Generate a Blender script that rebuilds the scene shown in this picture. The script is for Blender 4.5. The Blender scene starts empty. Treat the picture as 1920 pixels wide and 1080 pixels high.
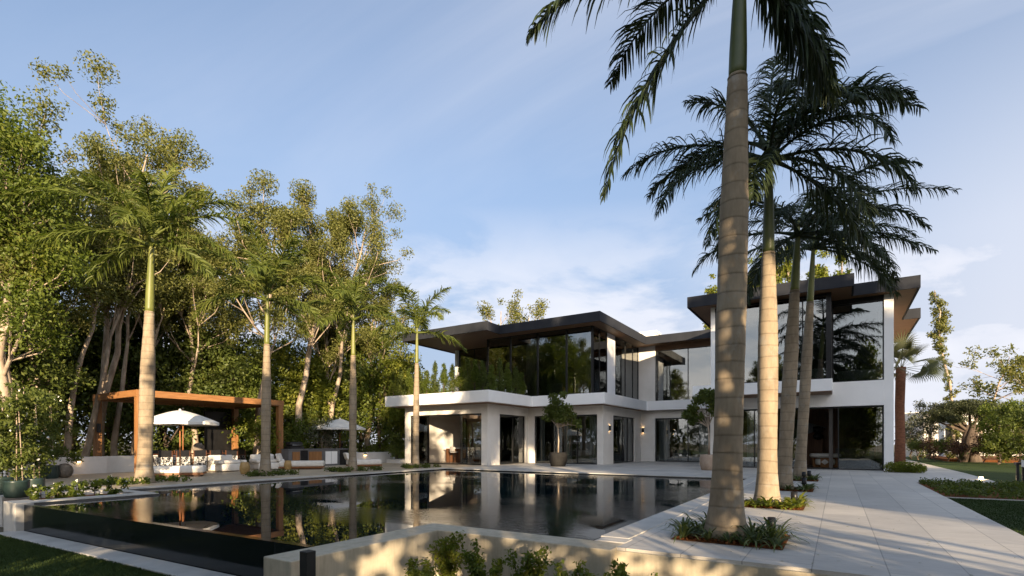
import bpy, bmesh, math, random
import numpy as np
from mathutils import Vector, Matrix, Euler
R = math.radians
PI = math.pi
sc = bpy.context.scene
COL = sc.collection

# ------------------------------------------------------------------ camera
HC = 1.25
YAW = R(32.2)
cam_d = bpy.data.cameras.new("camera")
cam = bpy.data.objects.new("camera", cam_d)
COL.objects.link(cam)
cam.location = (0, 0, HC)
cam.rotation_euler = (R(90), 0, YAW)
cam_d.sensor_width = 36
cam_d.lens = 36 * 970 / 1920
cam_d.shift_y = 291 / 1920
cam_d.clip_end = 3000
sc.camera = cam

# ------------------------------------------------------------------ sky and sun
SUN_EL, SUN_DIR = R(10.0), Vector((0.68, -0.73, 0)).normalized()      # towards the sun
world = bpy.data.worlds.new("World")
sc.world = world
world.use_nodes = True
nt = world.node_tree
nt.nodes.clear()
def link(tree, a, b): tree.links.new(a, b)
def mth(tree, op, a, b=None, clamp=False):
    n = tree.nodes.new('ShaderNodeMath'); n.operation = op; n.use_clamp = clamp
    for i, v in enumerate((a, b)):
        if v is None: continue
        if isinstance(v, (int, float)): n.inputs[i].default_value = v
        else: tree.links.new(v, n.inputs[i])
    return n.outputs[0]
def ramp(tree, fac, stops):
    n = tree.nodes.new('ShaderNodeValToRGB')
    el = n.color_ramp.elements
    while len(el) < len(stops): el.new(0.5)
    for e, (p, c) in zip(el, stops):
        e.position = p
        e.color = (c, c, c, 1) if isinstance(c, (int, float)) else (*c, 1)
    tree.links.new(fac, n.inputs[0])
    return n.outputs[0]
def noise(tree, vec, scale, detail=4, rough=0.5, dist=0.0):
    n = tree.nodes.new('ShaderNodeTexNoise')
    n.inputs['Scale'].default_value = scale; n.inputs['Detail'].default_value = detail
    n.inputs['Roughness'].default_value = rough; n.inputs['Distortion'].default_value = dist
    if vec is not None: tree.links.new(vec, n.inputs['Vector'])
    return n.outputs[0]
def mixc(tree, fac, a, b, mode='MIX'):
    n = tree.nodes.new('ShaderNodeMix'); n.data_type = 'RGBA'; n.blend_type = mode
    for i, v in ((0, fac), (6, a), (7, b)):
        if isinstance(v, (int, float)): n.inputs[i].default_value = v
        elif isinstance(v, tuple): n.inputs[i].default_value = (*v, 1)
        else: tree.links.new(v, n.inputs[i])
    return n.outputs[2]

sky = nt.nodes.new('ShaderNodeTexSky')
sky.sky_type = 'NISHITA'
sky.sun_disc = False
sky.sun_elevation = SUN_EL
sky.sun_rotation = math.atan2(SUN_DIR.x, SUN_DIR.y)
sky.air_density, sky.dust_density, sky.ozone_density = 1.0, 0.6, 1.6
tc = nt.nodes.new('ShaderNodeTexCoord')
sep = nt.nodes.new('ShaderNodeSeparateXYZ'); link(nt, tc.outputs['Generated'], sep.inputs[0])
zc = mth(nt, 'MAXIMUM', sep.outputs[2], 0.0)
den = mth(nt, 'ADD', zc, 0.16)
cmb = nt.nodes.new('ShaderNodeCombineXYZ')
link(nt, mth(nt, 'DIVIDE', sep.outputs[0], den), cmb.inputs[0])
link(nt, mth(nt, 'DIVIDE', sep.outputs[1], den), cmb.inputs[1])
mp = nt.nodes.new('ShaderNodeMapping'); link(nt, cmb.outputs[0], mp.inputs[0])
mp.inputs['Rotation'].default_value = (0, 0, R(-25)); mp.inputs['Scale'].default_value = (0.55, 1.25, 1)
mp.inputs['Location'].default_value = (3.3, 1.7, 0)
c1 = noise(nt, mp.outputs[0], 0.85, 7, 0.56, 0.6)
wisp = ramp(nt, c1, [(0.46, 0.0), (0.55, 0.22), (0.64, 0.55), (0.76, 0.8)])
mp2 = nt.nodes.new('ShaderNodeMapping'); link(nt, tc.outputs['Generated'], mp2.inputs[0])
mp2.inputs['Scale'].default_value = (1, 1, 2.4); mp2.inputs['Location'].default_value = (0.35, 0.1, 0)
c2 = noise(nt, mp2.outputs[0], 3.4, 7, 0.55, 0.3)
low = ramp(nt, c2, [(0.43, 0.0), (0.54, 0.8), (0.66, 1.0)])
band = ramp(nt, sep.outputs[2], [(0.0, 0.9), (0.26, 0.85), (0.42, 0.0)])
lowc = mth(nt, 'MULTIPLY', low, band)
veil = ramp(nt, sep.outputs[2], [(0.0, 0.95), (0.2, 0.85), (0.45, 0.4), (0.8, 0.1)])
side = ramp(nt, mth(nt, 'ADD', mth(nt, 'MULTIPLY', sep.outputs[0], 0.5), 0.5), [(0.2, 0.22), (0.55, 1.0)])
wsp = mth(nt, 'MULTIPLY', wisp, side)
hazr = mth(nt, 'MULTIPLY', ramp(nt, mth(nt, 'ADD', mth(nt, 'MULTIPLY', sep.outputs[0], 0.5), 0.5), [(0.40, 0.0), (0.60, 0.62)]), ramp(nt, sep.outputs[2], [(0.0, 1.0), (0.3, 0.8), (0.6, 0.0)]))
cl = mth(nt, 'MAXIMUM', mth(nt, 'MAXIMUM', lowc, wsp), hazr, True)
skyc = mixc(nt, 1.0, sky.outputs[0], (0.87, 0.80, 0.82), 'MULTIPLY')
skyv = mixc(nt, veil, skyc, (1.12, 1.38, 1.95))
CLOUD = (2.85, 2.85, 3.05)
# unseen sunward sky behind the camera: extra brightness added to fill the shade
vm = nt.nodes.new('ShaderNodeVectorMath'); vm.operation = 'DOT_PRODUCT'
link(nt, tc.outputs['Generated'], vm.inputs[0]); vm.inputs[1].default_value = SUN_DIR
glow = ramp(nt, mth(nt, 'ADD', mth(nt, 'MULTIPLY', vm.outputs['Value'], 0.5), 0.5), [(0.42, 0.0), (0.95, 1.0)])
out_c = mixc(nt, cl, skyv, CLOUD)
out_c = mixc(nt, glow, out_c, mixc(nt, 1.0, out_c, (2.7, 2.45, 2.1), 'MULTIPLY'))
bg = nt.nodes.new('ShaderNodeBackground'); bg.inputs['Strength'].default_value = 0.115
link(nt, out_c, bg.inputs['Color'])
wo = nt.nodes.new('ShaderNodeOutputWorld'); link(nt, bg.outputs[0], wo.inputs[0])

sun_d = bpy.data.lights.new("sun", 'SUN')
sun_d.energy = 4.3; sun_d.angle = R(0.53); sun_d.color = (1.0, 0.78, 0.52)
sun = bpy.data.objects.new("sun", sun_d); COL.objects.link(sun)
dv = -(SUN_DIR * math.cos(SUN_EL) + Vector((0, 0, math.sin(SUN_EL))))
sun.rotation_euler = dv.to_track_quat('-Z', 'Y').to_euler()
sun.location = (40, -40, 30)
# trees towards the sun: (across the light, along the light, height, mesh, width)
SHADE = [(-13.4, 12, 8.6, 0, 1), (-11.2, 12, 6.4, 1, .9), (-9.4, 12, 5.0, 2, .9), (-6.6, 0, 9.2, 1, .9), (-4.6, 2, 9.5, 2, .9), (-2.6, 4, 10, 0, .9), (-1.5, 5, 11.6, 1, .8), (4.2, 6, 11.6, 3, 1.0), (1.0, 9, 10.5, 3, .9),
         (6.6, 12, 16.5, 4, 1.0), (9.0, 14, 17, 4, 1.0), (4.4, 13, 16, 4, .9), (9.8, 12, 13.8, 0, 1.0), (11.6, 12, 15.2, 1, 1.1), (13.6, 12, 15.2, 2, 1), (15.6, 12, 14.2, 0, 1.1), (17.6, 12, 14.8, 1, 1.2), (19.6, 12, 15, 2, 1.2), (21.6, 12, 15, 0, 1.0), (24.3, 12, 12.5, 1, .9), (16.5, 15, 14.5, 2, 1.2), (19.5, 15, 15, 1, 1.1)]

sc.view_settings.view_transform = 'Standard'
sc.view_settings.look = 'None'
sc.view_settings.exposure = 1.6
sc.view_settings.gamma = 1
sc.render.engine = 'CYCLES'
sc.cycles.use_denoising = True
sc.cycles.max_bounces = 7
sc.cycles.diffuse_bounces = 3
sc.cycles.glossy_bounces = 4
sc.cycles.transmission_bounces = 4
sc.cycles.transparent_max_bounces = 12
sc.cycles.caustics_reflective = False
sc.cycles.caustics_refractive = False
sc.cycles.sample_clamp_indirect = 6

# ------------------------------------------------------------------ reading places off the plan
FX, FY, RX, RY = -math.sin(YAW), math.cos(YAW), math.cos(YAW), math.sin(YAW)
def gp(px, py, z=0.0):
    t = (HC - z) * 970 / (py - 831); s = (px - 960) / 970 * t
    return (s * RX + t * FX, s * RY + t * FY)
def xy(px, Y):
    k = (px - 960) / 970; t = Y / (k * RY + FY)
    return t * (k * RX + FX)
def yx(px, X):
    k = (px - 960) / 970; t = X / (k * RX + FX)
    return t * (k * RY + FY)
def zt(py, x, y):
    return HC + (831 - py) / 970 * (x * FX + y * FY)

# ------------------------------------------------------------------ object helpers
BASE = {}
def tag(o, label=None, cat=None, group=None, kind=None):
    if label: o['label'] = label
    if cat: o['category'] = cat
    if group: o['group'] = group
    if kind: o['kind'] = kind
    return o
def thing(name, label, cat, loc=(0, 0, 0), group=None, rz=0.0):
    o = bpy.data.objects.new(name, None); COL.objects.link(o)
    o.location = loc; o.rotation_euler = (0, 0, rz); o.empty_display_size = 0.2
    BASE[o.name] = Vector(loc)
    return tag(o, label, cat, group)
class MB:
    """collects shapes and links them as one mesh"""
    def __init__(s): s.v = []; s.f = []; s.sm = []
    def add(s, vs, fs, smooth=False):
        b = len(s.v); s.v += [tuple(v) for v in vs]
        s.f += [tuple(i + b for i in f) for f in fs]; s.sm += [smooth] * len(fs)
        return s
    def box(s, x0, x1, y0, y1, z0, z1, rz=0, c=None):
        vs = [(x, y, z) for z in (z0, z1) for x, y in ((x0, y0), (x1, y0), (x1, y1), (x0, y1))]
        if rz:
            cx, cy = c or ((x0 + x1) / 2, (y0 + y1) / 2); cs, sn = math.cos(rz), math.sin(rz)
            vs = [(cx + (x - cx) * cs - (y - cy) * sn, cy + (x - cx) * sn + (y - cy) * cs, z) for x, y, z in vs]
        return s.add(vs, [(3, 2, 1, 0), (4, 5, 6, 7), (0, 1, 5, 4), (1, 2, 6, 5), (2, 3, 7, 6), (3, 0, 4, 7)])
    def rbox(s, x0, x1, y0, y1, z0, z1, r=0.05, rz=0, c=None, seg=2):
        bm = bmesh.new(); bmesh.ops.create_cube(bm, size=1)
        for v in bm.verts:
            v.co = Vector(((x0 + x1) / 2 + v.co.x * (x1 - x0), (y0 + y1) / 2 + v.co.y * (y1 - y0), (z0 + z1) / 2 + v.co.z * (z1 - z0)))
        bmesh.ops.bevel(bm, geom=bm.edges[:], offset=r, segments=seg, affect='EDGES', profile=0.5)
        if rz:
            cx, cy = c or ((x0 + x1) / 2, (y0 + y1) / 2)
            bmesh.ops.rotate(bm, cent=(cx, cy, 0), matrix=Matrix.Rotation(rz, 3, 'Z'), verts=bm.verts)
        bm.verts.index_update()
        s.add([v.co[:] for v in bm.verts], [[v.index for v in f.verts] for f in bm.faces], True)
        bm.free(); return s
    def prism(s, pts, z0, z1):
        n = len(pts)
        vs = [(x, y, z0) for x, y in pts] + [(x, y, z1) for x, y in pts]
        fs = [tuple(range(n - 1, -1, -1)), tuple(range(n, 2 * n))]
        fs += [(i, (i + 1) % n, n + (i + 1) % n, n + i) for i in range(n)]
        return s.add(vs, fs)
    def sheet(s, pts, z): return s.add([(x, y, z) for x, y in pts], [tuple(range(len(pts)))])
    def tube(s, path, rad, n=8, caps=True, smooth=True):
        path = [Vector(p) for p in path]; m = len(path)
        if isinstance(rad, (int, float)): rad = [rad] * m
        vs = []; up = None
        for i, p in enumerate(path):
            d = (path[min(i + 1, m - 1)] - path[max(i - 1, 0)])
            if d.length < 1e-9: d = Vector((0, 0, 1))
            d.normalize()
            if up is None:
                up = Vector((1, 0, 0)) if abs(d.x) < 0.8 else Vector((0, 1, 0))
            u = (up - d * up.dot(d)).normalized(); w = d.cross(u); up = u
            for k in range(n):
                a = 2 * PI * k / n
                vs.append(p + (u * math.cos(a) + w * math.sin(a)) * rad[i])
        fs = [(i * n + k, i * n + (k + 1) % n, (i + 1) * n + (k + 1) % n, (i + 1) * n + k) for i in range(m - 1) for k in range(n)]
        if caps: fs += [tuple(range(n - 1, -1, -1)), tuple((m - 1) * n + k for k in range(n))]
        return s.add(vs, fs, smooth)
    def lathe(s, prof, c=(0, 0), n=20, sx=1, sy=1):
        vs = [(c[0] + r * sx * math.cos(2 * PI * k / n), c[1] + r * sy * math.sin(2 * PI * k / n), z) for r, z in prof for k in range(n)]
        m = len(prof)
        fs = [(i * n + k, i * n + (k + 1) % n, (i + 1) * n + (k + 1) % n, (i + 1) * n + k) for i in range(m - 1) for k in range(n)]
        fs += [tuple(range(n - 1, -1, -1)), tuple((m - 1) * n + k for k in range(n))]
        return s.add(vs, fs, True)
    def build(s, name, mat, parent=None, origin=None, bevel=0):
        base = BASE[parent.name] if parent else None
        if parent is None:
            a = np.array(s.v)
            base = Vector(origin) if origin else Vector((float(a[:, 0].mean()), float(a[:, 1].mean()), float(a[:, 2].min())))
        me = bpy.data.meshes.new(name)
        me.from_pydata([(v[0] - base.x, v[1] - base.y, v[2] - base.z) for v in s.v], [], s.f)
        me.materials.append(mat)
        me.polygons.foreach_set('use_smooth', s.sm)
        me.update()
        return place(name, me, parent, base, bevel)
def place(name, me, parent, base, bevel=0):
    o = bpy.data.objects.new(name, me); COL.objects.link(o)
    if parent: o.parent = parent
    else: o.location = base
    BASE[o.name] = Vector(base)
    if bevel:
        b = o.modifiers.new('bevel', 'BEVEL'); b.width = bevel; b.segments = 2; b.limit_method = 'ANGLE'
    return o
def build_np(name, V, F, mat, parent=None, origin=None, smooth=False):
    """V (n,3), F (m,4) numpy arrays -> one mesh"""
    base = np.array(BASE[parent.name]) if parent else (np.array(origin) if origin is not None else np.array([V[:, 0].mean(), V[:, 1].mean(), V[:, 2].min()]))
    me = bpy.data.meshes.new(name)
    V = V - base
    me.vertices.add(len(V)); me.vertices.foreach_set('co', V.astype(np.float32).ravel())
    k = F.shape[1]
    me.loops.add(F.size); me.loops.foreach_set('vertex_index', F.astype(np.int32).ravel())
    me.polygons.add(len(F)); me.polygons.foreach_set('loop_start', np.arange(0, F.size, k, dtype=np.int32))
    me.polygons.foreach_set('loop_total', np.full(len(F), k, dtype=np.int32))
    if smooth: me.polygons.foreach_set('use_smooth', np.ones(len(F), dtype=bool))
    me.materials.append(mat); me.update(); me.validate()
    return place(name, me, parent, Vector(base.tolist()))
def dup(root, loc, rz=None, label=None, scale=None):
    r = root.copy(); COL.objects.link(r); r.location = loc
    if rz is not None: r.rotation_euler = (0, 0, rz)
    if scale: r.scale = (scale, scale, scale)
    if label: r['label'] = label
    for ch in root.children:
        c = ch.copy(); COL.objects.link(c); c.parent = r
        for g in ch.children:
            d = g.copy(); COL.objects.link(d); d.parent = c
    return r

# ------------------------------------------------------------------ materials
def newmat(name):
    m = bpy.data.materials.new(name); m.use_nodes = True
    t = m.node_tree; t.nodes.clear()
    o = t.nodes.new('ShaderNodeOutputMaterial')
    return m, t, o
def objco(t):
    return t.nodes.new('ShaderNodeTexCoord').outputs['Object']
def mapv(t, v, scale=(1, 1, 1), rot=(0, 0, 0), loc=(0, 0, 0)):
    n = t.nodes.new('ShaderNodeMapping'); t.links.new(v, n.inputs[0])
    n.inputs['Scale'].default_value = scale; n.inputs['Rotation'].default_value = rot; n.inputs['Location'].default_value = loc
    return n.outputs[0]
def bumpn(t, h, strength, dist=0.02):
    n = t.nodes.new('ShaderNodeBump'); n.inputs['Strength'].default_value = strength; n.inputs['Distance'].default_value = dist
    t.links.new(h, n.inputs['Height']); return n.outputs[0]
def pbsdf(t, o, col, rough=0.6, metal=0.0, spec=0.5, normal=None):
    b = t.nodes.new('ShaderNodeBsdfPrincipled')
    if isinstance(col, tuple): b.inputs['Base Color'].default_value = (*col, 1)
    else: t.links.new(col, b.inputs['Base Color'])
    if isinstance(rough, (int, float)): b.inputs['Roughness'].default_value = rough
    else: t.links.new(rough, b.inputs['Roughness'])
    b.inputs['Metallic'].default_value = metal
    b.inputs['Specular IOR Level'].default_value = spec
    if normal is not None: t.links.new(normal, b.inputs['Normal'])
    if o is not None: t.links.new(b.outputs[0], o.inputs[0])
    return b
def simple(name, c1, c2=None, scale=3.0, rough=0.6, metal=0.0, bump=0.0, stretch=(1, 1, 1), spec=0.4, detail=5, bs=None, lo=0.35, hi=0.65):
    m, t, o = newmat(name)
    v = mapv(t, objco(t), stretch)
    n = noise(t, v, scale, detail, 0.6)
    col = ramp(t, n, [(lo, c1), (hi, c2 or c1)])
    nm = bumpn(t, noise(t, v, bs or scale * 6, 4, 0.6), bump) if bump else None
    pbsdf(t, o, col, rough, metal, spec, nm)
    return m
M = {}
M['white_render'] = simple('white_render', (0.70, 0.665, 0.605), (0.78, 0.745, 0.69), 0.9, 0.75, bump=0.04, bs=40, spec=0.25)
M['white_parapet'] = simple('white_parapet', (0.78, 0.775, 0.76), (0.84, 0.835, 0.82), 0.7, 0.6, bump=0.02, bs=30, spec=0.3)
M['low_wall'] = simple('low_wall', (0.58, 0.57, 0.55), (0.68, 0.67, 0.65), 1.3, 0.75, bump=0.05, bs=40)
M['roof_white'] = simple('roof_white', (0.66, 0.64, 0.6), (0.75, 0.73, 0.7), 1.5, 0.7)
M['fascia'] = simple('fascia_grey', (0.020, 0.022, 0.027), (0.028, 0.030, 0.036), 1.2, 0.65, metal=0.0, spec=0.12, stretch=(1, 1, 0.2))
M['dark_metal'] = simple('dark_metal', (0.014, 0.014, 0.015), (0.022, 0.022, 0.023), 4, 0.4, metal=0.4)
M['black'] = simple('black_paint', (0.010, 0.010, 0.011), (0.016, 0.016, 0.017), 5, 0.5)
M['steel'] = simple('brushed_steel', (0.45, 0.45, 0.44), (0.55, 0.55, 0.54), 6, 0.3, metal=0.9)
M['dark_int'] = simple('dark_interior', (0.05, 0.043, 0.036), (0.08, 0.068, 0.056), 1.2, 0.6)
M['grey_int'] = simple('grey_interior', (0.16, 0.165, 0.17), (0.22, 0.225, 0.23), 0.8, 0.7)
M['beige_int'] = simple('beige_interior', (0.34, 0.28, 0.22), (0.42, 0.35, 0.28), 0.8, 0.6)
M['int_floor'] = simple('interior_floor', (0.20, 0.17, 0.13), (0.28, 0.24, 0.19), 1.2, 0.35)
M['white_soft'] = simple('white_cushion', (0.66, 0.62, 0.55), (0.76, 0.72, 0.66), 5, 0.9, bump=0.15, bs=90, spec=0.1)
M['white_canvas'] = simple('white_canvas', (0.68, 0.66, 0.62), (0.76, 0.74, 0.70), 3, 0.85, bump=0.08, bs=50, spec=0.15)
M['mustard'] = simple('mustard_ceramic', (0.30, 0.19, 0.07), (0.42, 0.27, 0.10), 7, 0.45, bump=0.1)
M['pot_green'] = simple('green_glaze', (0.018, 0.035, 0.032), (0.03, 0.05, 0.045), 4, 0.35)
M['pot_grey'] = simple('grey_cast_pot', (0.012, 0.0115, 0.011), (0.022, 0.021, 0.020), 3, 0.8, bump=0.15, bs=18, spec=0.12)
M['terracotta'] = simple('pale_clay', (0.34, 0.24, 0.17), (0.42, 0.32, 0.24), 4, 0.8)
M['soil'] = simple('mulch', (0.10, 0.035, 0.012), (0.24, 0.095, 0.035), 14, 0.95, bump=0.8, bs=45, spec=0.1)
M['boulder'] = simple('boulder', (0.12, 0.10, 0.08), (0.24, 0.20, 0.16), 6, 0.85, bump=0.4, bs=14)
M['grey_counter'] = simple('grey_stone_counter', (0.11, 0.11, 0.115), (0.15, 0.15, 0.155), 4, 0.5)
M['brown_chair'] = simple('brown_chair_wood', (0.09, 0.035, 0.018), (0.14, 0.06, 0.03), 8, 0.5, stretch=(1, 1, 5))
M['red_cladding'] = simple('fan_palm_bark', (0.10, 0.040, 0.022), (0.17, 0.075, 0.042), 8, 0.95, bump=0.9, bs=20, stretch=(1, 1, 1.8))

def wood(name, a, b, axis=0, rough=0.5, plank=None):
    m, t, o = newmat(name)
    st = [9, 9, 9]; st[axis] = 0.7
    v = mapv(t, objco(t), tuple(st))
    n = noise(t, v, 2.2, 6, 0.62, 0.4)
    col = ramp(t, n, [(0.3, a), (0.7, b)])
    pbsdf(t, o, col, rough, 0, 0.35, bumpn(t, n, 0.12, 0.01))
    return m
M['wood_x'] = wood('warm_wood_x', (0.20, 0.088, 0.030), (0.34, 0.165, 0.062), 0)
M['wood_y'] = wood('warm_wood_y', (0.20, 0.088, 0.030), (0.34, 0.165, 0.062), 1)
M['wood_z'] = wood('warm_wood_z', (0.20, 0.088, 0.030), (0.34, 0.165, 0.062), 2)
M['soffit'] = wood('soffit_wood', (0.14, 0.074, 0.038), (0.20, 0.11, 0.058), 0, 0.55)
M['brown_wood'] = wood('brown_wood', (0.17, 0.062, 0.02), (0.30, 0.125, 0.045), 2)
M['dark_wood'] = wood('dark_wood', (0.10, 0.045, 0.021), (0.18, 0.085, 0.042), 2)

def stone(name, a, b, w=1.3, h=0.64, off=(0.42, 0), warm=None, mortar=0.007, dark=0.55):
    m, t, o = newmat(name)
    g = t.nodes.new('ShaderNodeNewGeometry').outputs['Position']
    s = t.nodes.new('ShaderNodeSeparateXYZ'); t.links.new(g, s.inputs[0])
    c = t.nodes.new('ShaderNodeCombineXYZ')
    t.links.new(mth(t, 'ADD', s.outputs[1], 40 - off[1]), c.inputs[0]); t.links.new(mth(t, 'ADD', s.outputs[0], 64 - off[0]), c.inputs[1])
    br = t.nodes.new('ShaderNodeTexBrick'); t.links.new(c.outputs[0], br.inputs['Vector'])
    br.offset = 0.5; br.inputs['Scale'].default_value = 1.0; br.inputs['Brick Width'].default_value = w; br.inputs['Row Height'].default_value = h
    br.inputs['Mortar Size'].default_value = mortar; br.inputs['Mortar Smooth'].default_value = 0.3; br.inputs['Bias'].default_value = 0
    br.inputs['Color1'].default_value = (0.88, 0.88, 0.885, 1); br.inputs['Color2'].default_value = (1.07, 1.055, 1.03, 1)
    br.inputs['Mortar'].default_value = (dark, dark, dark, 1)
    n1 = noise(t, mapv(t, g, (0.9, 2.6, 1)), 1.3, 7, 0.62, 0.5)
    n2 = noise(t, g, 0.35, 4, 0.6)
    n3 = noise(t, mapv(t, g, (1.5, 11, 1)), 2.1, 5, 0.7)
    base = ramp(t, n1, [(0.3, a), (0.7, b)])
    base = mixc(t, 1.0, base, ramp(t, n2, [(0.3, 0.80), (0.7, 1.06)]), 'MULTIPLY')
    base = mixc(t, 1.0, base, ramp(t, n3, [(0.28, 0.80), (0.5, 1.0), (0.75, 1.08)]), 'MULTIPLY')
    n6 = noise(t, mapv(t, g, (1, 1, 1), loc=(4, 9, 0)), 1.9, 8, 0.72)
    base = mixc(t, ramp(t, n6, [(0.56, 0.0), (0.70, 0.35)]), base, (0.24, 0.20, 0.155))
    col = mixc(t, 1.0, base, br.outputs['Color'], 'MULTIPLY')
    pbsdf(t, o, col, ramp(t, n1, [(0.3, 0.45), (0.7, 0.62)]), 0, 0.35, bumpn(t, mth(t, 'MULTIPLY', br.outputs['Fac'], -1.0), 0.25, 0.004))
    return m
M['paving'] = stone('travertine_paving', (0.50, 0.47, 0.42), (0.61, 0.575, 0.52))
M['paving_warm'] = stone('sandstone_paving', (0.44, 0.365, 0.27), (0.56, 0.47, 0.35), 0.9, 0.6)
M['concrete'] = simple('pale_concrete', (0.42, 0.40, 0.36), (0.54, 0.51, 0.46), 1.6, 0.75, bump=0.08, bs=25, stretch=(1, 1, 0.35))
def stainwall(name, a, b):
    m, t, o = newmat(name)
    g = t.nodes.new('ShaderNodeNewGeometry').outputs['Position']
    n1 = noise(t, g, 1.7, 6, 0.62); n2 = noise(t, mapv(t, g, (5, 5, 0.5)), 1.6, 5, 0.7); n3 = noise(t, g, 14, 4, 0.7)
    col = ramp(t, n1, [(0.3, a), (0.7, b)])
    col = mixc(t, 1.0, col, ramp(t, n2, [(0.3, 0.78), (0.55, 1.0), (0.8, 1.05)]), 'MULTIPLY')
    col = mixc(t, 1.0, col, ramp(t, n3, [(0.3, 0.92), (0.7, 1.04)]), 'MULTIPLY')
    pbsdf(t, o, col, 0.82, 0, 0.2, bumpn(t, mth(t, 'ADD', n3, n2), 0.15, 0.01)); return m
M['wall_stone'] = stainwall('sand_render', (0.42, 0.36, 0.26), (0.55, 0.48, 0.36))

def grassmat(name, a, b):
    m, t, o = newmat(name)
    g = t.nodes.new('ShaderNodeNewGeometry').outputs['Position']
    n = noise(t, g, 1.1, 6, 0.7); n2 = noise(t, g, 60, 3, 0.7)
    col = mixc(t, 1.0, ramp(t, n, [(0.3, a), (0.7, b)]), ramp(t, n2, [(0.3, 0.6), (0.7, 1.25)]), 'MULTIPLY')
    pbsdf(t, o, col, 0.9, 0, 0.15, bumpn(t, n2, 1.0, 0.03)); return m
M['lawn'] = grassmat('lawn', (0.032, 0.055, 0.012), (0.050, 0.080, 0.020))
M['lawn_dark'] = grassmat('lawn_dark', (0.045, 0.072, 0.018), (0.068, 0.10, 0.027))
M['earth'] = simple('dry_earth', (0.10, 0.085, 0.055), (0.17, 0.14, 0.09), 2.5, 0.95, bump=0.6, bs=12)

def leafmat(name, a, b, trans=0.3, c=None, scale=0.55):
    m, t, o = newmat(name)
    gn = t.nodes.new('ShaderNodeNewGeometry')
    n = noise(t, gn.outputs['Position'], scale, 3, 0.6)
    r = gn.outputs['Random Per Island']
    f = mth(t, 'ADD', mth(t, 'MULTIPLY', n, 0.7), mth(t, 'MULTIPLY', r, 0.35))
    col = ramp(t, f, [(0.22, a), (0.6, b), (0.85, c or b)])
    d = pbsdf(t, None, col, 0.55, 0, 0.3)
    tr = t.nodes.new('ShaderNodeBsdfTranslucent')
    t.links.new(mixc(t, 1.0, col, (1.25, 1.35, 0.5), 'MULTIPLY'), tr.inputs[0])
    mx = t.nodes.new('ShaderNodeMixShader'); mx.inputs[0].default_value = trans
    t.links.new(d.outputs[0], mx.inputs[1]); t.links.new(tr.outputs[0], mx.inputs[2]); t.links.new(mx.outputs[0], o.inputs[0])
    return m
M['leaf_olive'] = leafmat('leaf_olive', (0.078, 0.090, 0.021), (0.155, 0.162, 0.043), 0.35, (0.23, 0.20, 0.065))
M['leaf_dark'] = leafmat('leaf_dark', (0.044, 0.066, 0.016), (0.098, 0.126, 0.025), 0.33, (0.15, 0.155, 0.032))
M['leaf_bright'] = leafmat('leaf_bright', (0.060, 0.092, 0.013), (0.12, 0.155, 0.024), 0.38, (0.18, 0.18, 0.032))
M['leaf_lime'] = leafmat('leaf_lime', (0.085, 0.115, 0.014), (0.17, 0.19, 0.026), 0.4, (0.23, 0.22, 0.035))
M['leaf_grey'] = leafmat('leaf_grey', (0.060, 0.068, 0.042), (0.115, 0.122, 0.078), 0.2)
M['leaf_pine'] = leafmat('leaf_pine', (0.026, 0.036, 0.014), (0.055, 0.064, 0.026), 0.15)
M['leaf_white'] = simple('white_petal', (0.7, 0.68, 0.62), (0.8, 0.78, 0.72), 9, 0.7)
M['leaf_red'] = leafmat('leaf_red', (0.05, 0.03, 0.02), (0.085, 0.045, 0.032), 0.2)
M['frond'] = leafmat('frond', (0.012, 0.021, 0.008), (0.026, 0.040, 0.012), 0.15, (0.046, 0.056, 0.016), 1.2)  # darkened copy: the shade on the path palm crowns is in this colour
M['frond_lit'] = leafmat('frond_sunlit', (0.060, 0.088, 0.016), (0.125, 0.150, 0.028), 0.35, (0.19, 0.19, 0.045), 1.2)  # lit copy of the frond colour, sunlight included, for the patio palms
M['strap'] = leafmat('strap_leaf', (0.04, 0.065, 0.02), (0.11, 0.14, 0.05), 0.25, (0.22, 0.22, 0.10), 6)
M['bark_pale'] = simple('pale_bark', (0.20, 0.15, 0.105), (0.42, 0.34, 0.26), 4, 0.9, bump=0.5, bs=16, stretch=(1, 1, 0.4))
M['bark_dark'] = simple('dark_bark', (0.05, 0.036, 0.026), (0.12, 0.088, 0.064), 5, 0.95, bump=0.8, bs=14, stretch=(1, 1, 0.3))

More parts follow.
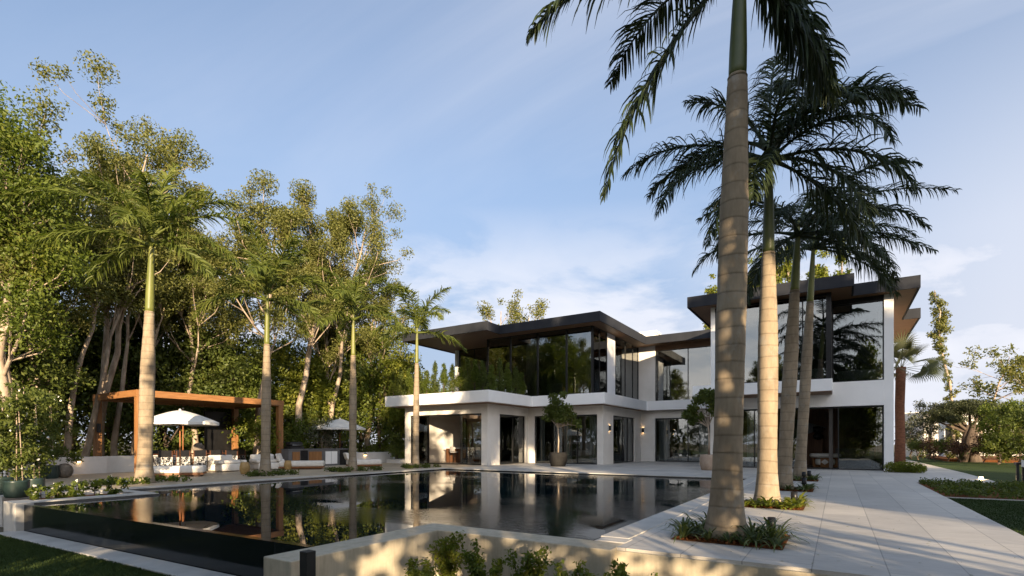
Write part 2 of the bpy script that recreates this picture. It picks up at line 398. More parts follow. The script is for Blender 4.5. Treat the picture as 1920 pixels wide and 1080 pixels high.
def palm_bark(name, a, b):
    m, t, o = newmat(name)
    co = objco(t)
    wv = t.nodes.new('ShaderNodeTexWave'); wv.wave_type = 'BANDS'; wv.bands_direction = 'Z'; wv.wave_profile = 'SAW'
    t.links.new(co, wv.inputs['Vector']); wv.inputs['Scale'].default_value = 1.35; wv.inputs['Distortion'].default_value = 3.2
    wv.inputs['Detail'].default_value = 3; wv.inputs['Detail Scale'].default_value = 0.5
    ring = ramp(t, wv.outputs[1], [(0.0, 0.58), (0.04, 0.80), (0.12, 1.0), (0.9, 1.0), (1.0, 0.86)])
    n = noise(t, mapv(t, co, (1, 1, 0.35)), 5, 7, 0.65)
    n2 = noise(t, mapv(t, co, (4, 4, 0.5)), 3, 5, 0.7); n3 = noise(t, co, 1.1, 4, 0.6)
    base = ramp(t, n, [(0.3, a), (0.7, b)])
    col = mixc(t, 1.0, base, ramp(t, n2, [(0.25, 0.86), (0.5, 1.0), (0.8, 1.06)]), 'MULTIPLY')
    col = mixc(t, 1.0, col, ramp(t, n3, [(0.3, 0.75), (0.6, 1.05)]), 'MULTIPLY')
    col = mixc(t, 1.0, col, ring, 'MULTIPLY')
    n4 = noise(t, mapv(t, co, (1, 1, 0.8), loc=(3, 1, 2)), 2.6, 6, 0.7)
    col = mixc(t, ramp(t, n4, [(0.55, 0.0), (0.68, 0.55)]), col, (0.30, 0.285, 0.25))
    n5 = noise(t, mapv(t, co, (1, 1, 0.5), loc=(7, 3, 5)), 4.5, 5, 0.75)
    col = mixc(t, ramp(t, n5, [(0.60, 0.0), (0.74, 0.6)]), col, (0.13, 0.10, 0.075))
    h = mth(t, 'ADD', mth(t, 'MULTIPLY', ring, 1.2), mth(t, 'MULTIPLY', n2, 0.25))
    pbsdf(t, o, col, 0.85, 0, 0.2, bumpn(t, h, 0.45, 0.02)); return m
M['palm_bark'] = palm_bark('palm_bark', (0.205, 0.16, 0.108), (0.345, 0.275, 0.19))
M['shaft'] = simple('crownshaft_green', (0.10, 0.115, 0.022), (0.19, 0.19, 0.05), 3, 0.45, stretch=(1, 1, 0.25), bump=0.06)
M['shaft_dark'] = simple('crownshaft_dark', (0.05, 0.066, 0.018), (0.095, 0.11, 0.034), 3, 0.45, stretch=(1, 1, 0.25), bump=0.06)

def glassmat(name, tint, refl=0.18, rough=0.0):
    m, t, o = newmat(name)
    tr = t.nodes.new('ShaderNodeBsdfTransparent'); tr.inputs[0].default_value = (*tint, 1)
    gl = t.nodes.new('ShaderNodeBsdfGlossy'); gl.inputs['Color'].default_value = (0.92, 0.96, 0.97, 1); gl.inputs['Roughness'].default_value = rough
    co = t.nodes.new('ShaderNodeNewGeometry').outputs['Position']
    nm = bumpn(t, noise(t, co, 0.7, 2, 0.5), 0.012, 0.3); t.links.new(nm, gl.inputs['Normal'])
    lw = t.nodes.new('ShaderNodeFresnel'); lw.inputs[0].default_value = 1.5
    f = mth(t, 'ADD', mth(t, 'MULTIPLY', lw.outputs[0], 1.0 - refl), refl, True)
    mx = t.nodes.new('ShaderNodeMixShader'); t.links.new(f, mx.inputs[0])
    t.links.new(tr.outputs[0], mx.inputs[1]); t.links.new(gl.outputs[0], mx.inputs[2]); t.links.new(mx.outputs[0], o.inputs[0])
    return m
M['glass'] = glassmat('tinted_glass', (0.50, 0.52, 0.51), 0.14)
M['glass_low'] = glassmat('clear_tinted_glass', (0.74, 0.76, 0.75), 0.08)

def watermat():
    m, t, o = newmat('pool_water')
    g = t.nodes.new('ShaderNodeNewGeometry').outputs['Position']
    mask = ramp(t, noise(t, mapv(t, g, (0.20, 0.27, 1), loc=(2.4, 0.35, 0)), 1.0, 2, 0.5), [(0.46, 0.0), (0.62, 0.8)])
    w1 = noise(t, mapv(t, g, (1.6, 4.2, 1), rot=(0, 0, R(-28))), 3.4, 4, 0.6, 0.5)
    w2 = noise(t, mapv(t, g, (1, 1.4, 1)), 0.9, 2, 0.5)
    h = mth(t, 'ADD', mth(t, 'MULTIPLY', mth(t, 'MULTIPLY', w1, mask), 1.0), mth(t, 'MULTIPLY', w2, 0.05))
    nm = bumpn(t, h, 0.12, 0.05)
    b = pbsdf(t, o, (0.003, 0.010, 0.014), 0.008, 0, 0.5, nm)
    b.inputs['IOR'].default_value = 1.36
    return m
M['water'] = watermat()
def tilemat():
    m, t, o = newmat('black_pool_tile')
    g = t.nodes.new('ShaderNodeNewGeometry').outputs['Position']
    s = t.nodes.new('ShaderNodeSeparateXYZ'); t.links.new(g, s.inputs[0])
    c = t.nodes.new('ShaderNodeCombineXYZ'); t.links.new(mth(t, 'ADD', s.outputs[0], 50), c.inputs[0]); t.links.new(mth(t, 'ADD', s.outputs[2], 0.62), c.inputs[1])
    br = t.nodes.new('ShaderNodeTexBrick'); t.links.new(c.outputs[0], br.inputs['Vector']); br.offset = 0
    br.inputs['Scale'].default_value = 1; br.inputs['Brick Width'].default_value = 1.25; br.inputs['Row Height'].default_value = 1.2
    br.inputs['Mortar Size'].default_value = 0.004; br.inputs['Color1'].default_value = (0.006, 0.008, 0.009, 1); br.inputs['Color2'].default_value = (0.010, 0.012, 0.013, 1)
    br.inputs['Mortar'].default_value = (0.03, 0.03, 0.03, 1)
    n = noise(t, mapv(t, g, (0.5, 1, 2)), 1.5, 5, 0.6)
    pbsdf(t, o, br.outputs['Color'], ramp(t, n, [(0.3, 0.05), (0.7, 0.2)]), 0, 0.5); return m
M['pool_tile'] = tilemat()
def patternmat():
    m, t, o = newmat('black_white_fabric')
    v = objco(t)
    n = noise(t, mapv(t, v, (1, 1, 1)), 9, 2, 0.5, 1.6)
    col = ramp(t, n, [(0.46, (0.02, 0.02, 0.022)), (0.50, (0.62, 0.62, 0.6)), (0.60, (0.62, 0.62, 0.6)), (0.64, (0.02, 0.02, 0.022))])
    pbsdf(t, o, col, 0.85, 0, 0.15); return m
M['pattern'] = patternmat()
def emis(name, col, s):
    m, t, o = newmat(name)
    e = t.nodes.new('ShaderNodeEmission'); e.inputs[0].default_value = (*col, 1); e.inputs[1].default_value = s
    t.links.new(e.outputs[0], o.inputs[0]); return m
M['lamp'] = emis('warm_lamp', (1.0, 0.62, 0.28), 4)
M['lamp_soft'] = emis('soft_lamp', (1.0, 0.66, 0.34), 3.0)
M['lamp_hot'] = emis('bright_lamp', (1.0, 0.72, 0.38), 30)
M['curtain'] = simple('sheer_curtain', (0.22, 0.235, 0.24), (0.34, 0.355, 0.36), 2, 0.9, stretch=(10, 10, 0.1), bump=0.5, bs=3)
M['curtain_warm'] = simple('beige_curtain', (0.34, 0.30, 0.24), (0.46, 0.41, 0.33), 2, 0.9, stretch=(10, 10, 0.1), bump=0.5, bs=3)
M['tub'] = simple('pale_green_tub', (0.72, 0.78, 0.74), (0.78, 0.83, 0.80), 3, 0.25)
M['sofa_grey'] = simple('grey_sofa', (0.26, 0.25, 0.24), (0.34, 0.33, 0.31), 6, 0.9, bump=0.2, bs=60)
# ================================================================== THE SETTING
def struct(name, mb, mat, bevel=0, kind='structure', origin=(0, 0, 0)):
    o = mb.build(name, mat, None, origin, bevel); o['kind'] = kind; return o
struct('ground', MB().sheet([(-900, -900), (900, -900), (900, 900), (-900, 900)], -0.72), M['earth'])
struct('lower_lawn', MB().prism([(-60, -60), (60, -60), (60, 5.55), (-4.80, 5.55), (-4.80, 3.2), (-5.45, 3.2), (-5.45, 3.68), (-14.4, 3.34), (-15.30, 3.40), (-60, 3.40)], -1.2, -0.62), M['lawn_dark'])
struct('kerb_strip', MB().prism([(-14.6, 3.33), (-5.45, 3.68), (-5.45, 4.10), (-14.6, 3.72)], -1.0, -0.585), M['concrete'], 0.01)
struct('paving', MB().prism([(-2.25, 5.94), (2.12, 5.94), (2.12, 20.9), (4.3, 20.6), (4.5, 28.0), (4.5, 70), (-16.5, 70), (-16.5, 20), (-2.65, 20), (-2.65, 6.2), (-2.25, 6.2)], -1.1, 0.0), M['paving'])
struct('patio', MB().prism([(-16.5, 6.3), (-16.5, 60), (-60, 60), (-60, 3.9), (-18.6, 3.9), (-18.6, 6.3)], -1.1, -0.004), M['paving_warm'])
struct('concrete_ledge', MB().prism([(-14.5, 6.0), (-14.5, 6.3), (-18.6, 6.3), (-18.6, 3.9), (-16.6, 3.9), (-16.6, 6.0)], -1.1, -0.008), M['concrete'])
struct('flower_bed_soil', MB().sheet([(-16.6, 3.9), (-14.9, 3.9), (-14.9, 6.0), (-16.6, 6.0)], -0.10), M['soil'])
struct('garden_lawn', MB().prism([(2.12, -30), (70, -30), (70, 15.55), (2.12, 15.55)], -1.1, -0.02), M['lawn'])
struct('back_lawn', MB().prism([(4.3, 20.6), (70, 20.6), (70, 90), (4.5, 90), (4.5, 28.0)], -1.1, -0.03), M['lawn'])
struct('bed_soil', MB().prism([(2.12, 15.62), (30, 15.62), (30, 20.6), (4.3, 20.6), (2.12, 20.9)], -1.1, -0.03), M['soil'])
struct('edging_strip', MB().box(2.12, 30, 15.55, 15.62, -1.0, 0.0), M['concrete'])
struct('mulch_mound', MB().prism([(6.5, 47), (30, 40), (40, 66), (6.5, 66)], -1.0, 0.12), M['soil'])
# pool
pool = thing('swimming_pool', 'dark infinity swimming pool edged with pale coping in front of villa', 'pool', (-9, 10, -0.7))
struct('pool_water', MB().sheet([(-14.5, 3.80), (-5.30, 4.17), (-5.30, 6.2), (-2.65, 6.2), (-2.65, 20.0), (-16.5, 20.0), (-16.5, 6.3), (-14.5, 6.3)], -0.055), M['water'])
MB().prism([(-14.5, 3.74), (-5.36, 4.12), (-5.36, 4.23), (-14.5, 3.85)], -1.0, -0.046).build('infinity_edge_wall', M['pool_tile'], pool)
MB().box(-15.25, -14.49, 3.60, 4.0, -1.0, 0.0).build('end_pier', M['concrete'], pool, bevel=0.012)
MB().box(-14.90, -14.50, 4.0, 6.0, -0.7, 0.004).build('coping', M['concrete'], pool, bevel=0.01)
w = MB().prism([(-5.37, 3.37), (-4.88, 3.37), (-4.88, 5.74), (-2.25, 5.74), (-2.25, 6.2), (-5.37, 6.2)], -1.1, 0.0)
w.build('retaining_wall', M['wall_stone'], pool, bevel=0.012)
MB().box(-2.62, -2.25, 6.22, 6.5, -0.05, 0.006).build('corner_slab', M['concrete'], pool)
pc = MB()
pc.box(-16.86, -16.46, 6.3, 20.0, -0.25, 0.012); pc.box(-16.86, -2.65, 19.96, 20.34, -0.25, 0.012); pc.box(-2.69, -2.30, 6.5, 19.96, -0.25, 0.012)
pc.build('coping', M['concrete'], pool, bevel=0.008)
lin = MB(); lin.box(-16.46, -16.43, 6.3, 19.93, -0.6, -0.02); lin.box(-16.46, -2.69, 19.93, 19.96, -0.6, -0.02); lin.box(-2.72, -2.69, 6.22, 19.93, -0.6, -0.02)
lin.box(-14.50, -14.47, 3.9, 6.3, -0.6, -0.02); lin.box(-16.4, -14.5, 6.3, 6.33, -0.6, -0.02)
lin.build('waterline_tiles', M['pool_tile'], pool)
# the paving's own outer wall below the front edge
pv = MB().box(-2.25, 30, 5.90, 5.945, -1.1, -0.035)
tag(pv.build('terrace_wall', M['wall_stone'], None), 'sand coloured wall carrying the front edge of stone paving', 'wall')

# ================================================================== THE VILLA
ZP, ZPB, ZS, ZR = 4.10, 3.47, 7.95, 8.43
villa = thing('villa', 'two storey white modern villa with dark flat roofs and glass walls', 'house', (-10, 32, 0))
def wall_x(x0, x1, y0, y1, z0, z1, ops):
    """wall running along X, with openings (xa, xb, za, zb)"""
    mb = MB(); x = x0
    for xa, xb, za, zb in sorted(ops):
        if xa > x: mb.box(x, xa, y0, y1, z0, z1)
        if za > z0: mb.box(xa, xb, y0, y1, z0, za)
        if zb < z1: mb.box(xa, xb, y0, y1, zb, z1)
        x = xb
    if x1 > x: mb.box(x, x1, y0, y1, z0, z1)
    return mb
def wall_y(y0, y1, x0, x1, z0, z1, ops):
    mb = MB(); y = y0
    for ya, yb, za, zb in sorted(ops):
        if ya > y: mb.box(x0, x1, y, ya, z0, z1)
        if za > z0: mb.box(x0, x1, ya, yb, z0, za)
        if zb < z1: mb.box(x0, x1, ya, yb, zb, z1)
        y = yb
    if y1 > y: mb.box(x0, x1, y, y1, z0, z1)
    return mb
def V(mb, name, mat, bevel=0, parent=None): return mb.build(name, M[mat], parent or villa, bevel=bevel)
def glazing_x(xs, y, z0, z1, name='window', glass='glass', fr=0.05, top=0.07, panes=None, deep=0.08):
    """a run of panes along X between the posts xs; frame > panes"""
    f = MB()
    for i, x in enumerate(xs):
        f.box(x - fr / 2, x + fr / 2, y - deep / 2, y + deep / 2, z0, z1)
    for a, b in zip(xs[:-1], xs[1:]):
        f.box(a + fr / 2, b - fr / 2, y - deep / 2 + .003, y + deep / 2 - .003, z1 - top, z1)
        f.box(a + fr / 2, b - fr / 2, y - deep / 2 + .003, y + deep / 2 - .003, z0, z0 + top * .8)
    fo = V(f, name, 'dark_metal')
    for i, (a, b) in enumerate(zip(xs[:-1], xs[1:])):
        if panes is None or panes[i]:
            MB().box(a + fr / 2, b - fr / 2, y - .008, y + .008, z0 + top * .8, z1 - top).build('pane', M[glass], fo)
    return fo
def glazing_y(ys, x, z0, z1, name='window', glass='glass', fr=0.05, top=0.07, panes=None, deep=0.08):
    f = MB()
    for y in ys: f.box(x - deep / 2, x + deep / 2, y - fr / 2, y + fr / 2, z0, z1)
    for a, b in zip(ys[:-1], ys[1:]):
        f.box(x - deep / 2 + .003, x + deep / 2 - .003, a + fr / 2, b - fr / 2, z1 - top, z1)
        f.box(x - deep / 2 + .003, x + deep / 2 - .003, a + fr / 2, b - fr / 2, z0, z0 + top * .8)
    fo = V(f, name, 'dark_metal')
    for i, (a, b) in enumerate(zip(ys[:-1], ys[1:])):
        if panes is None or panes[i]:
            MB().box(x - .008, x + .008, a + fr / 2, b - fr / 2, z0 + top * .8, z1 - top).build('pane', M[glass], fo)
    return fo
# --- ground floor, plan lines
A1, A2, A3, RF = 23.8, 28.3, 35.2, 28.7
XL, X1, X2 = -22.9, -16.6, -11.55
XRL, XR = -5.7, 2.12
HO = 2.95
a1a, a1b = xy(767, A1), xy(902.5, A1)
V(wall_x(XL, X1, A1, A1 + .35, 0, ZPB + .01, [(a1a, a1b, 0, HO)]), 'wall', 'white_render', .006)
r1a, r1b = yx(937, X1) , yx(986.5, X1)
V(wall_y(A1 + .35, A2, X1 - .35, X1, 0, ZPB + .012, [(max(r1a, A1 + .36), r1b, 0, HO)]), 'wall', 'white_render')
a2a, a2b = xy(1001.5, A2), xy(1119.5, A2)
V(wall_x(X1 - .35, X2, A2, A2 + .35, 0, ZPB + .011, [(a2a, a2b, 0, HO)]), 'wall', 'white_render', .006)
r2a, r2b = yx(1150, X2), yx(1191, X2)
V(wall_y(A2 + .35, A3, X2 - .35, X2, 0, ZPB + .012, [(r2a, r2b, 0, HO)]), 'wall', 'white_render')
a3a = xy(1228, A3)
V(wall_x(X2 - .35, XRL, A3, A3 + .35, 0, ZPB + .011, [(a3a, XRL - .5, 0, HO)]), 'wall', 'white_render', .006)
V(MB().box(XL, XL + .35, A1 + .35, 40, 0, ZPB + .01), 'wall', 'white_render')
V(MB().box(XL + .35, XR - .3, 40, 40.35, 0, ZR - .3), 'wall', 'white_render')
# ground floor glazing: dark framed sliding doors
glazing_x([a1a + .03, xy(803, A1 + .2), xy(865, A1 + .2), a1b - .03], A1 + .2, 0, HO, 'sliding_door', 'glass_low', panes=[1, 0, 1], fr=.09)
glazing_x([xy(866, A1 + .30), xy(874, A1 + .30)], A1 + .31, 0.01, HO - .01, 'sliding_door', 'glass_low', fr=.06)
glazing_y([max(r1a, A1 + .36) + .03, yx(961, X1 - .15), r1b - .03], X1 - .15, 0, HO, 'sliding_door', 'glass_low')
glazing_x([a2a + .03, xy(1040, A2), xy(1081, A2), a2b - .03], A2 + .15, 0, HO, 'sliding_door', 'glass_low')
glazing_y([r2a + .03, yx(1171, X2), yx(1180, X2), r2b - .03], X2 - .15, 0, HO, 'sliding_door', 'glass_low')
glazing_x([a3a + .05, xy(1289, A3), xy(1330, A3), XRL - .55], A3 + .15, 0, HO, 'sliding_door', 'glass_low')
# --- right block
rw = xy(1657.5, RF)
V(MB().box(rw, XR, RF, RF + .35, 0, ZS + .02), 'wall', 'white_parapet', .008)
V(MB().box(XR - .35, XR, RF + .35, 42, 0, ZS + .02), 'wall', 'white_render')
V(MB().box(XRL, rw, RF, RF + .35, HO + .03, 4.115), 'wall', 'white_parapet', .006)
V(MB().box(XRL, XRL + .3, RF + .35, A3 - .01, 0, ZS + .02), 'wall', 'white_render')
V(MB().box(XRL, XRL + .32, RF, RF + .35, 0, HO + .03), 'wall', 'white_render')
gx = [XRL + .36, xy(1388, RF + .2), xy(1415, RF + .2), xy(1510, RF + .2), xy(1572, RF + .2), rw - .03]
glazing_x(gx, RF + .2, 0, HO + .02, 'sliding_door', 'glass_low', panes=[1, 1, 1, 0, 1])
# --- first floor slab with its white parapet
slab = [(-23.4, 22.6), (-15.7, 22.6), (-15.7, 27.2), (-11.0, 27.2), (-11.0, 34.65), (XRL - .02, 34.65), (XRL - .02, 42), (-23.4, 42)]
V(MB().prism(slab, ZPB, ZP), 'parapet', 'white_parapet', .012)
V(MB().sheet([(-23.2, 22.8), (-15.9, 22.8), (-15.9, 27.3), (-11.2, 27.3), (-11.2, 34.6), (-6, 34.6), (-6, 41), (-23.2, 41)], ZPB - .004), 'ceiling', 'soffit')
# projecting bay slab of the right block
V(MB().box(-6.2, -.2, 26.9, RF - .003, 3.58, 4.12), 'bay_slab', 'white_parapet', .01)
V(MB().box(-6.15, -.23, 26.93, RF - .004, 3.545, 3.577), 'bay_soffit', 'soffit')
V(MB().box(XRL + .3, XR - .35, RF + .35, 42, 3.4, 4.105), 'floor', 'grey_int')
# --- upper floor glazing
Y2 = 27.46
m2 = [xy(p, Y2) for p in (915, 957.5, 1008.5, 1062.5)] + [-11.88]
glazing_x(m2, Y2, ZP + .003, ZS + .02, 'window', 'glass', fr=.09, top=.05, deep=.12)
XG = -11.86
glazing_y([Y2 + .07, yx(1123.5, XG), 29.58], XG, ZP + .003, ZS + .02, 'window', 'glass', top=.05)
V(MB().box(XG - .4, XG + .03, 29.6, 30.95, ZP, ZS + .03), 'column', 'white_parapet', .008)
glazing_y([30.98, yx(1172, XG), yx(1186, XG), A3 + .2], XG, ZP + .003, ZS + .02, 'window', 'glass', top=.05)
Y1 = 29.75
x1l, x1r = xy(862, Y1), m2[0]
glazing_x([x1l, xy(890, Y1), x1r], Y1, ZP + .003, ZS + .02, 'window', 'glass', top=.05)
glazing_y([Y2 + .07, Y1 - .06], x1r, ZP + .003, ZS + .02, 'window', 'glass', top=.05)
V(MB().box(x1l - .28, x1l - .03, Y1 - .2, Y1 + .4, ZP, ZS + .03), 'column', 'white_parapet')
V(MB().box(x1l - .28, x1l - .03, Y1 + .4, 40, ZP, ZS + .03), 'wall', 'white_render')
AU = A3 + .25
aw = xy(1228.5, AU)
V(MB().box(XG - .35, aw, AU, AU + .35, ZP, ZS + .03), 'wall', 'white_render', .006)
V(MB().box(aw, XRL, AU, AU + .3, 7.62, ZS + .03), 'wall', 'soffit')
glazing_x([aw + .03, aw + .13, xy(1289.5, AU), XRL - .03], AU + .12, ZP + .003, 7.62, 'window', 'glass', top=.05)
# bay and the right window
YB = 27.0
bl = xy(1333, YB)
V(MB().box(bl, bl + .2, YB - .04, RF, 4.12, ZS + .03), 'column', 'white_parapet')
bx = [bl + .23, xy(1394, YB), xy(1452, YB), xy(1505, YB), -.42]
glazing_x(bx, YB, 4.123, ZS - .05, 'window', 'glass', top=.06)
V(MB().box(-.42, -.24, YB - .05, RF + .02, 4.123, ZS + .03), 'column', 'dark_metal')
V(MB().box(-.24, rw, RF + .02, RF + .16, 7.74, ZS + .03), 'wall', 'dark_metal')
glazing_x([-.2, rw - .02], RF + .12, 4.117, 7.74, 'window', 'glass', top=.05)
# --- roofs: white top, grey fascia boards, timber soffit
def roof(out, nm='roof'):
    o = V(MB().prism(out, ZS + .03, ZR - .03), nm, 'roof_white')
    n = len(out); f = MB()
    A = sum(out[i][0] * out[(i + 1) % n][1] - out[(i + 1) % n][0] * out[i][1] for i in range(n))
    sg = 1 if A > 0 else -1
    T = .07
    def off(i, d):
        p0, p1, p2 = Vector(out[i - 1]), Vector(out[i]), Vector(out[(i + 1) % n])
        e1, e2 = (p1 - p0).normalized(), (p2 - p1).normalized()
        n1, n2 = Vector((e1.y, -e1.x)) * sg, Vector((e2.y, -e2.x)) * sg
        return (p1.x + (n1.x + n2.x) * d, p1.y + (n1.y + n2.y) * d)
    for i in range(n):
        j = (i + 1) % n
        a0, b0, a1, b1 = off(i, .001), off(j, .001), off(i, T), off(j, T)
        f.prism([a1, b1, b0, a0] if sg > 0 else [a0, b0, b1, a1], ZS - .05, ZR)
    f.build('fascia', M['fascia'], o)
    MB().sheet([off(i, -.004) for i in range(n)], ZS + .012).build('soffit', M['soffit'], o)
    cap = MB().sheet([off(i, -.08) for i in range(n)], ZR - .02)
    return o
roof([(-24.1, 24.95), (-17.5, 24.95), (-17.5, 26.33), (-10.98, 26.33), (-10.98, 34.3), (-6.35, 34.3), (-6.35, 42.5), (-24.1, 42.5)])
roof([(-6.2, 26.2), (.52, 26.2), (.52, 28.0), (2.92, 28.0), (2.92, 34.8), (3.65, 34.8), (3.65, 42.5), (-6.2, 42.5)])
V(MB().box(-23.6, -17.9, 25.4, 42, ZR - .03, ZR + .05).box(-17.2, -11.4, 26.8, 42, ZR - .03, ZR + .07).box(-11.3, -6.6, 34.8, 42, ZR - .03, ZR + .06).box(-5.6, .1, 27.0, 42, ZR - .03, ZR + .06).box(.1, 2.5, 29.5, 41, ZR - .03, ZR + .16), 'roof_upstand', 'roof_white', .01)
cx0, cx1 = xy(1196, 38), xy(1229, 38)
ch = MB().box(cx0, cx1, 38, 39, ZR, ZR + 1.0); ch.box(cx0 - .1, cx1 + .1, 37.9, 39.1, ZR + 1.0, ZR + 1.14)
V(ch, 'chimney', 'roof_white', .01)
# --- inside the rooms
V(MB().sheet([(XL + .35, A1 + .36), (X1 - .36, A1 + .36), (X1 - .36, A2 + .36), (X2 - .36, A2 + .36), (X2 - .36, A3 + .36), (XRL, A3 + .36), (XRL, 40), (XL + .35, 40)], .008), 'floor', 'int_floor')
V(MB().sheet([(XRL + .3, RF + .36), (XR - .36, RF + .36), (XR - .36, 40), (XRL + .3, 40)], .009), 'floor', 'int_floor')
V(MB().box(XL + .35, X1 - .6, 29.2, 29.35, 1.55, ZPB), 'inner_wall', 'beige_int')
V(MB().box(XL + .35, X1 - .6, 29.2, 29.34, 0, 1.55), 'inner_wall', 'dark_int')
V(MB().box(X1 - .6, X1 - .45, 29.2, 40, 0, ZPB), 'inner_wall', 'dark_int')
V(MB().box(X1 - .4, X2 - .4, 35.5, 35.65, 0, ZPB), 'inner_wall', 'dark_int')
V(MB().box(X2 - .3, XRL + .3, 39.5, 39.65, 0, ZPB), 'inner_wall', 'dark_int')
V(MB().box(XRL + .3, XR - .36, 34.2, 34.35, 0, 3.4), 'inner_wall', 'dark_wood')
V(MB().add([(-2.9, 34.1, 1.2), (-.55, 34.1, 2.15), (-2.9, 34.1, 2.9), (-2.9, 34.19, 1.2), (-.55, 34.19, 2.15), (-2.9, 34.19, 2.9)], [(0, 1, 2), (0, 3, 4, 1), (1, 4, 5, 2), (3, 5, 4)]), 'stair_underside', 'grey_int')
V(MB().box(-.36, -.2, RF + .4, 31.5, 0, 3.4), 'inner_wall', 'dark_int')
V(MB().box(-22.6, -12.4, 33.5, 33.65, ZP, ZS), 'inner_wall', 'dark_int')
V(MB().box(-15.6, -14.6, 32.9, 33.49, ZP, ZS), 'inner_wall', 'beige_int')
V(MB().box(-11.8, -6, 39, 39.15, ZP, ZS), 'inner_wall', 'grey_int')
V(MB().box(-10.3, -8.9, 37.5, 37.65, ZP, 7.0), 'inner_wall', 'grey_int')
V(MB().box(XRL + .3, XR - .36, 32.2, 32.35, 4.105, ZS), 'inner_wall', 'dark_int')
V(MB().box(XRL + .31, XR - .36, RF + .36, 42, ZS - .02, ZS), 'ceiling', 'grey_int')
V(MB().box(-.2, -.05, RF + .3, 32.2, 4.105, ZS - .02), 'inner_wall', 'dark_int')
def curtain(x0, x1, y, z0, z1, mat='curtain'):
    n = max(6, int((x1 - x0) / .05)); vs = []
    for i in range(n + 1):
        x = x0 + (x1 - x0) * i / n; yy = y + .05 * math.sin(i * 1.45) + .015 * math.sin(i * .6)
        vs += [(x, yy, z0), (x, yy, z1)]
    V(MB().add(vs, [(2 * i, 2 * i + 2, 2 * i + 3, 2 * i + 1) for i in range(n)], True), 'curtain', mat)
curtain(a2a + .1, xy(1022, A2 + .5), A2 + .55, .02, HO + .1); curtain(xy(1056, A2 + .5), xy(1071, A2 + .5), A2 + .6, .02, HO + .1)
curtain(xy(1105, A2 + .5), a2b + .1, A2 + .55, .02, HO + .1, 'curtain')
curtain(a3a + .1, xy(1252, A3 + .5), A3 + .55, .02, HO + .1); curtain(xy(1310, A3 + .5), xy(1330, A3 + .5), A3 + .55, .02, HO + .1)
curtain(xy(1400, RF + .6), xy(1412, RF + .6), RF + .7, .02, HO + .1)
curtain(a1a + .05, xy(790, A1 + .5), A1 + .6, .02, HO + .1)
curtain(xy(985, Y2 + .6), xy(1004, Y2 + .6), Y2 + .7, ZP + .02, ZS - .1, 'curtain_warm'); curtain(xy(1098, Y2 + .6), xy(1109, Y2 + .6), Y2 + .7, ZP + .02, ZS - .1)
curtain(aw + .3, xy(1262, AU + .6), AU + .8, ZP + .02, 7.6); curtain(xy(1500, YB + .6), xy(1517, YB + .6), YB + .7, 4.14, 7.9, 'curtain')
# wall lamps
def wall_lamp(x, y, z, nx, ny):
    b = MB()
    if ny: b.box(x - .06, x + .06, y - .11, y - .001, z - .17, z + .17)
    else: b.box(x + .001, x + .11, y - .06, y + .06, z - .17, z + .17)
    o = V(b, 'wall_lamp', 'black', .01)
    e = MB()
    if ny: e.box(x - .04, x + .04, y - .09, y - .02, z + .171, z + .176).box(x - .04, x + .04, y - .09, y - .02, z - .176, z - .171)
    else: e.box(x + .02, x + .09, y - .04, y + .04, z + .171, z + .176).box(x + .02, x + .09, y - .04, y + .04, z - .176, z - .171)
    e.build('bulb', M['lamp'], o)
wall_lamp(X2, yx(1142, X2), 2.15, 1, 0); wall_lamp(xy(1206, A3), A3, 2.15, 0, 1); wall_lamp(xy(1247, A3 + 1.5), A3 + 3.8, 2.1, 0, 1)
# ================================================================== furniture seen through the glass
t = thing('kitchen_island', 'dark kitchen island with thin white top inside left room', 'island', (-20.4, 27, 0))
MB().box(-21.9, -18.3, 26.6, 27.5, .01, .90).build('base', M['dark_wood'], t); MB().box(-22.0, -18.2, 26.5, 27.6, .901, .95).build('worktop', M['white_parapet'], t)
t = thing('sideboard', 'pale wooden sideboard behind the right glass door of kitchen', 'sideboard', (-17.9, 25.7, 0))
MB().box(-18.4, -17.6, 25.5, 26.0, .05, .98).build('cabinet', M['beige_int'], t); MB().box(-18.35, -17.65, 25.55, 25.95, .01, .05).build('plinth', M['black'], t)
def bar_stool(x, y, lab):
    t = thing('bar_stool', lab, 'stool', (x, y, 0.01), 'stools at kitchen island')
    MB().rbox(x - .2, x + .2, y - .2, y + .2, .64, .72, .03).build('seat', M['sofa_grey'], t)
    MB().rbox(x - .2, x + .2, y - .2, y - .15, .74, 1.02, .02).build('backrest', M['sofa_grey'], t)
    for sx in (-1, 1):
        for sy in (-1, 1): MB().tube([(x + sx * .19, y + sy * .19, .01), (x + sx * .15, y + sy * .15, .645)], .014, 6).build('leg', M['black'], t)
bar_stool(-18.75, 26.0, 'pale bar stool at right end of dark kitchen island'); bar_stool(-19.75, 26.0, 'bar stool at middle of dark kitchen island'); bar_stool(-20.75, 26.0, 'bar stool nearest the left palm at kitchen island')
def sofa(x0, x1, y0, y1, lab, mat='sofa_grey', back='y1', z=0.01, name='sofa'):
    t = thing(name, lab, 'sofa', ((x0 + x1) / 2, (y0 + y1) / 2, z))
    MB().rbox(x0, x1, y0, y1, z + .04, z + .24, .03).build('base', M[mat], t)
    b = {'y1': (x0, x1, y1 - .25, y1), 'y0': (x0, x1, y0, y0 + .25), 'x0': (x0, x0 + .25, y0, y1), 'x1': (x1 - .25, x1, y0, y1)}[back]
    MB().rbox(*b, z + .2, z + .78, .08).build('backrest', M[mat], t)
    s = {'y1': (x0 + .02, x1 - .02, y0, y1 - .26), 'y0': (x0 + .02, x1 - .02, y0 + .26, y1), 'x0': (x0 + .26, x1, y0 + .02, y1 - .02), 'x1': (x0, x1 - .26, y0 + .02, y1 - .02)}[back]
    MB().rbox(*s, z + .245, z + .44, .07).build('seat_cushion', M[mat], t)
    return t
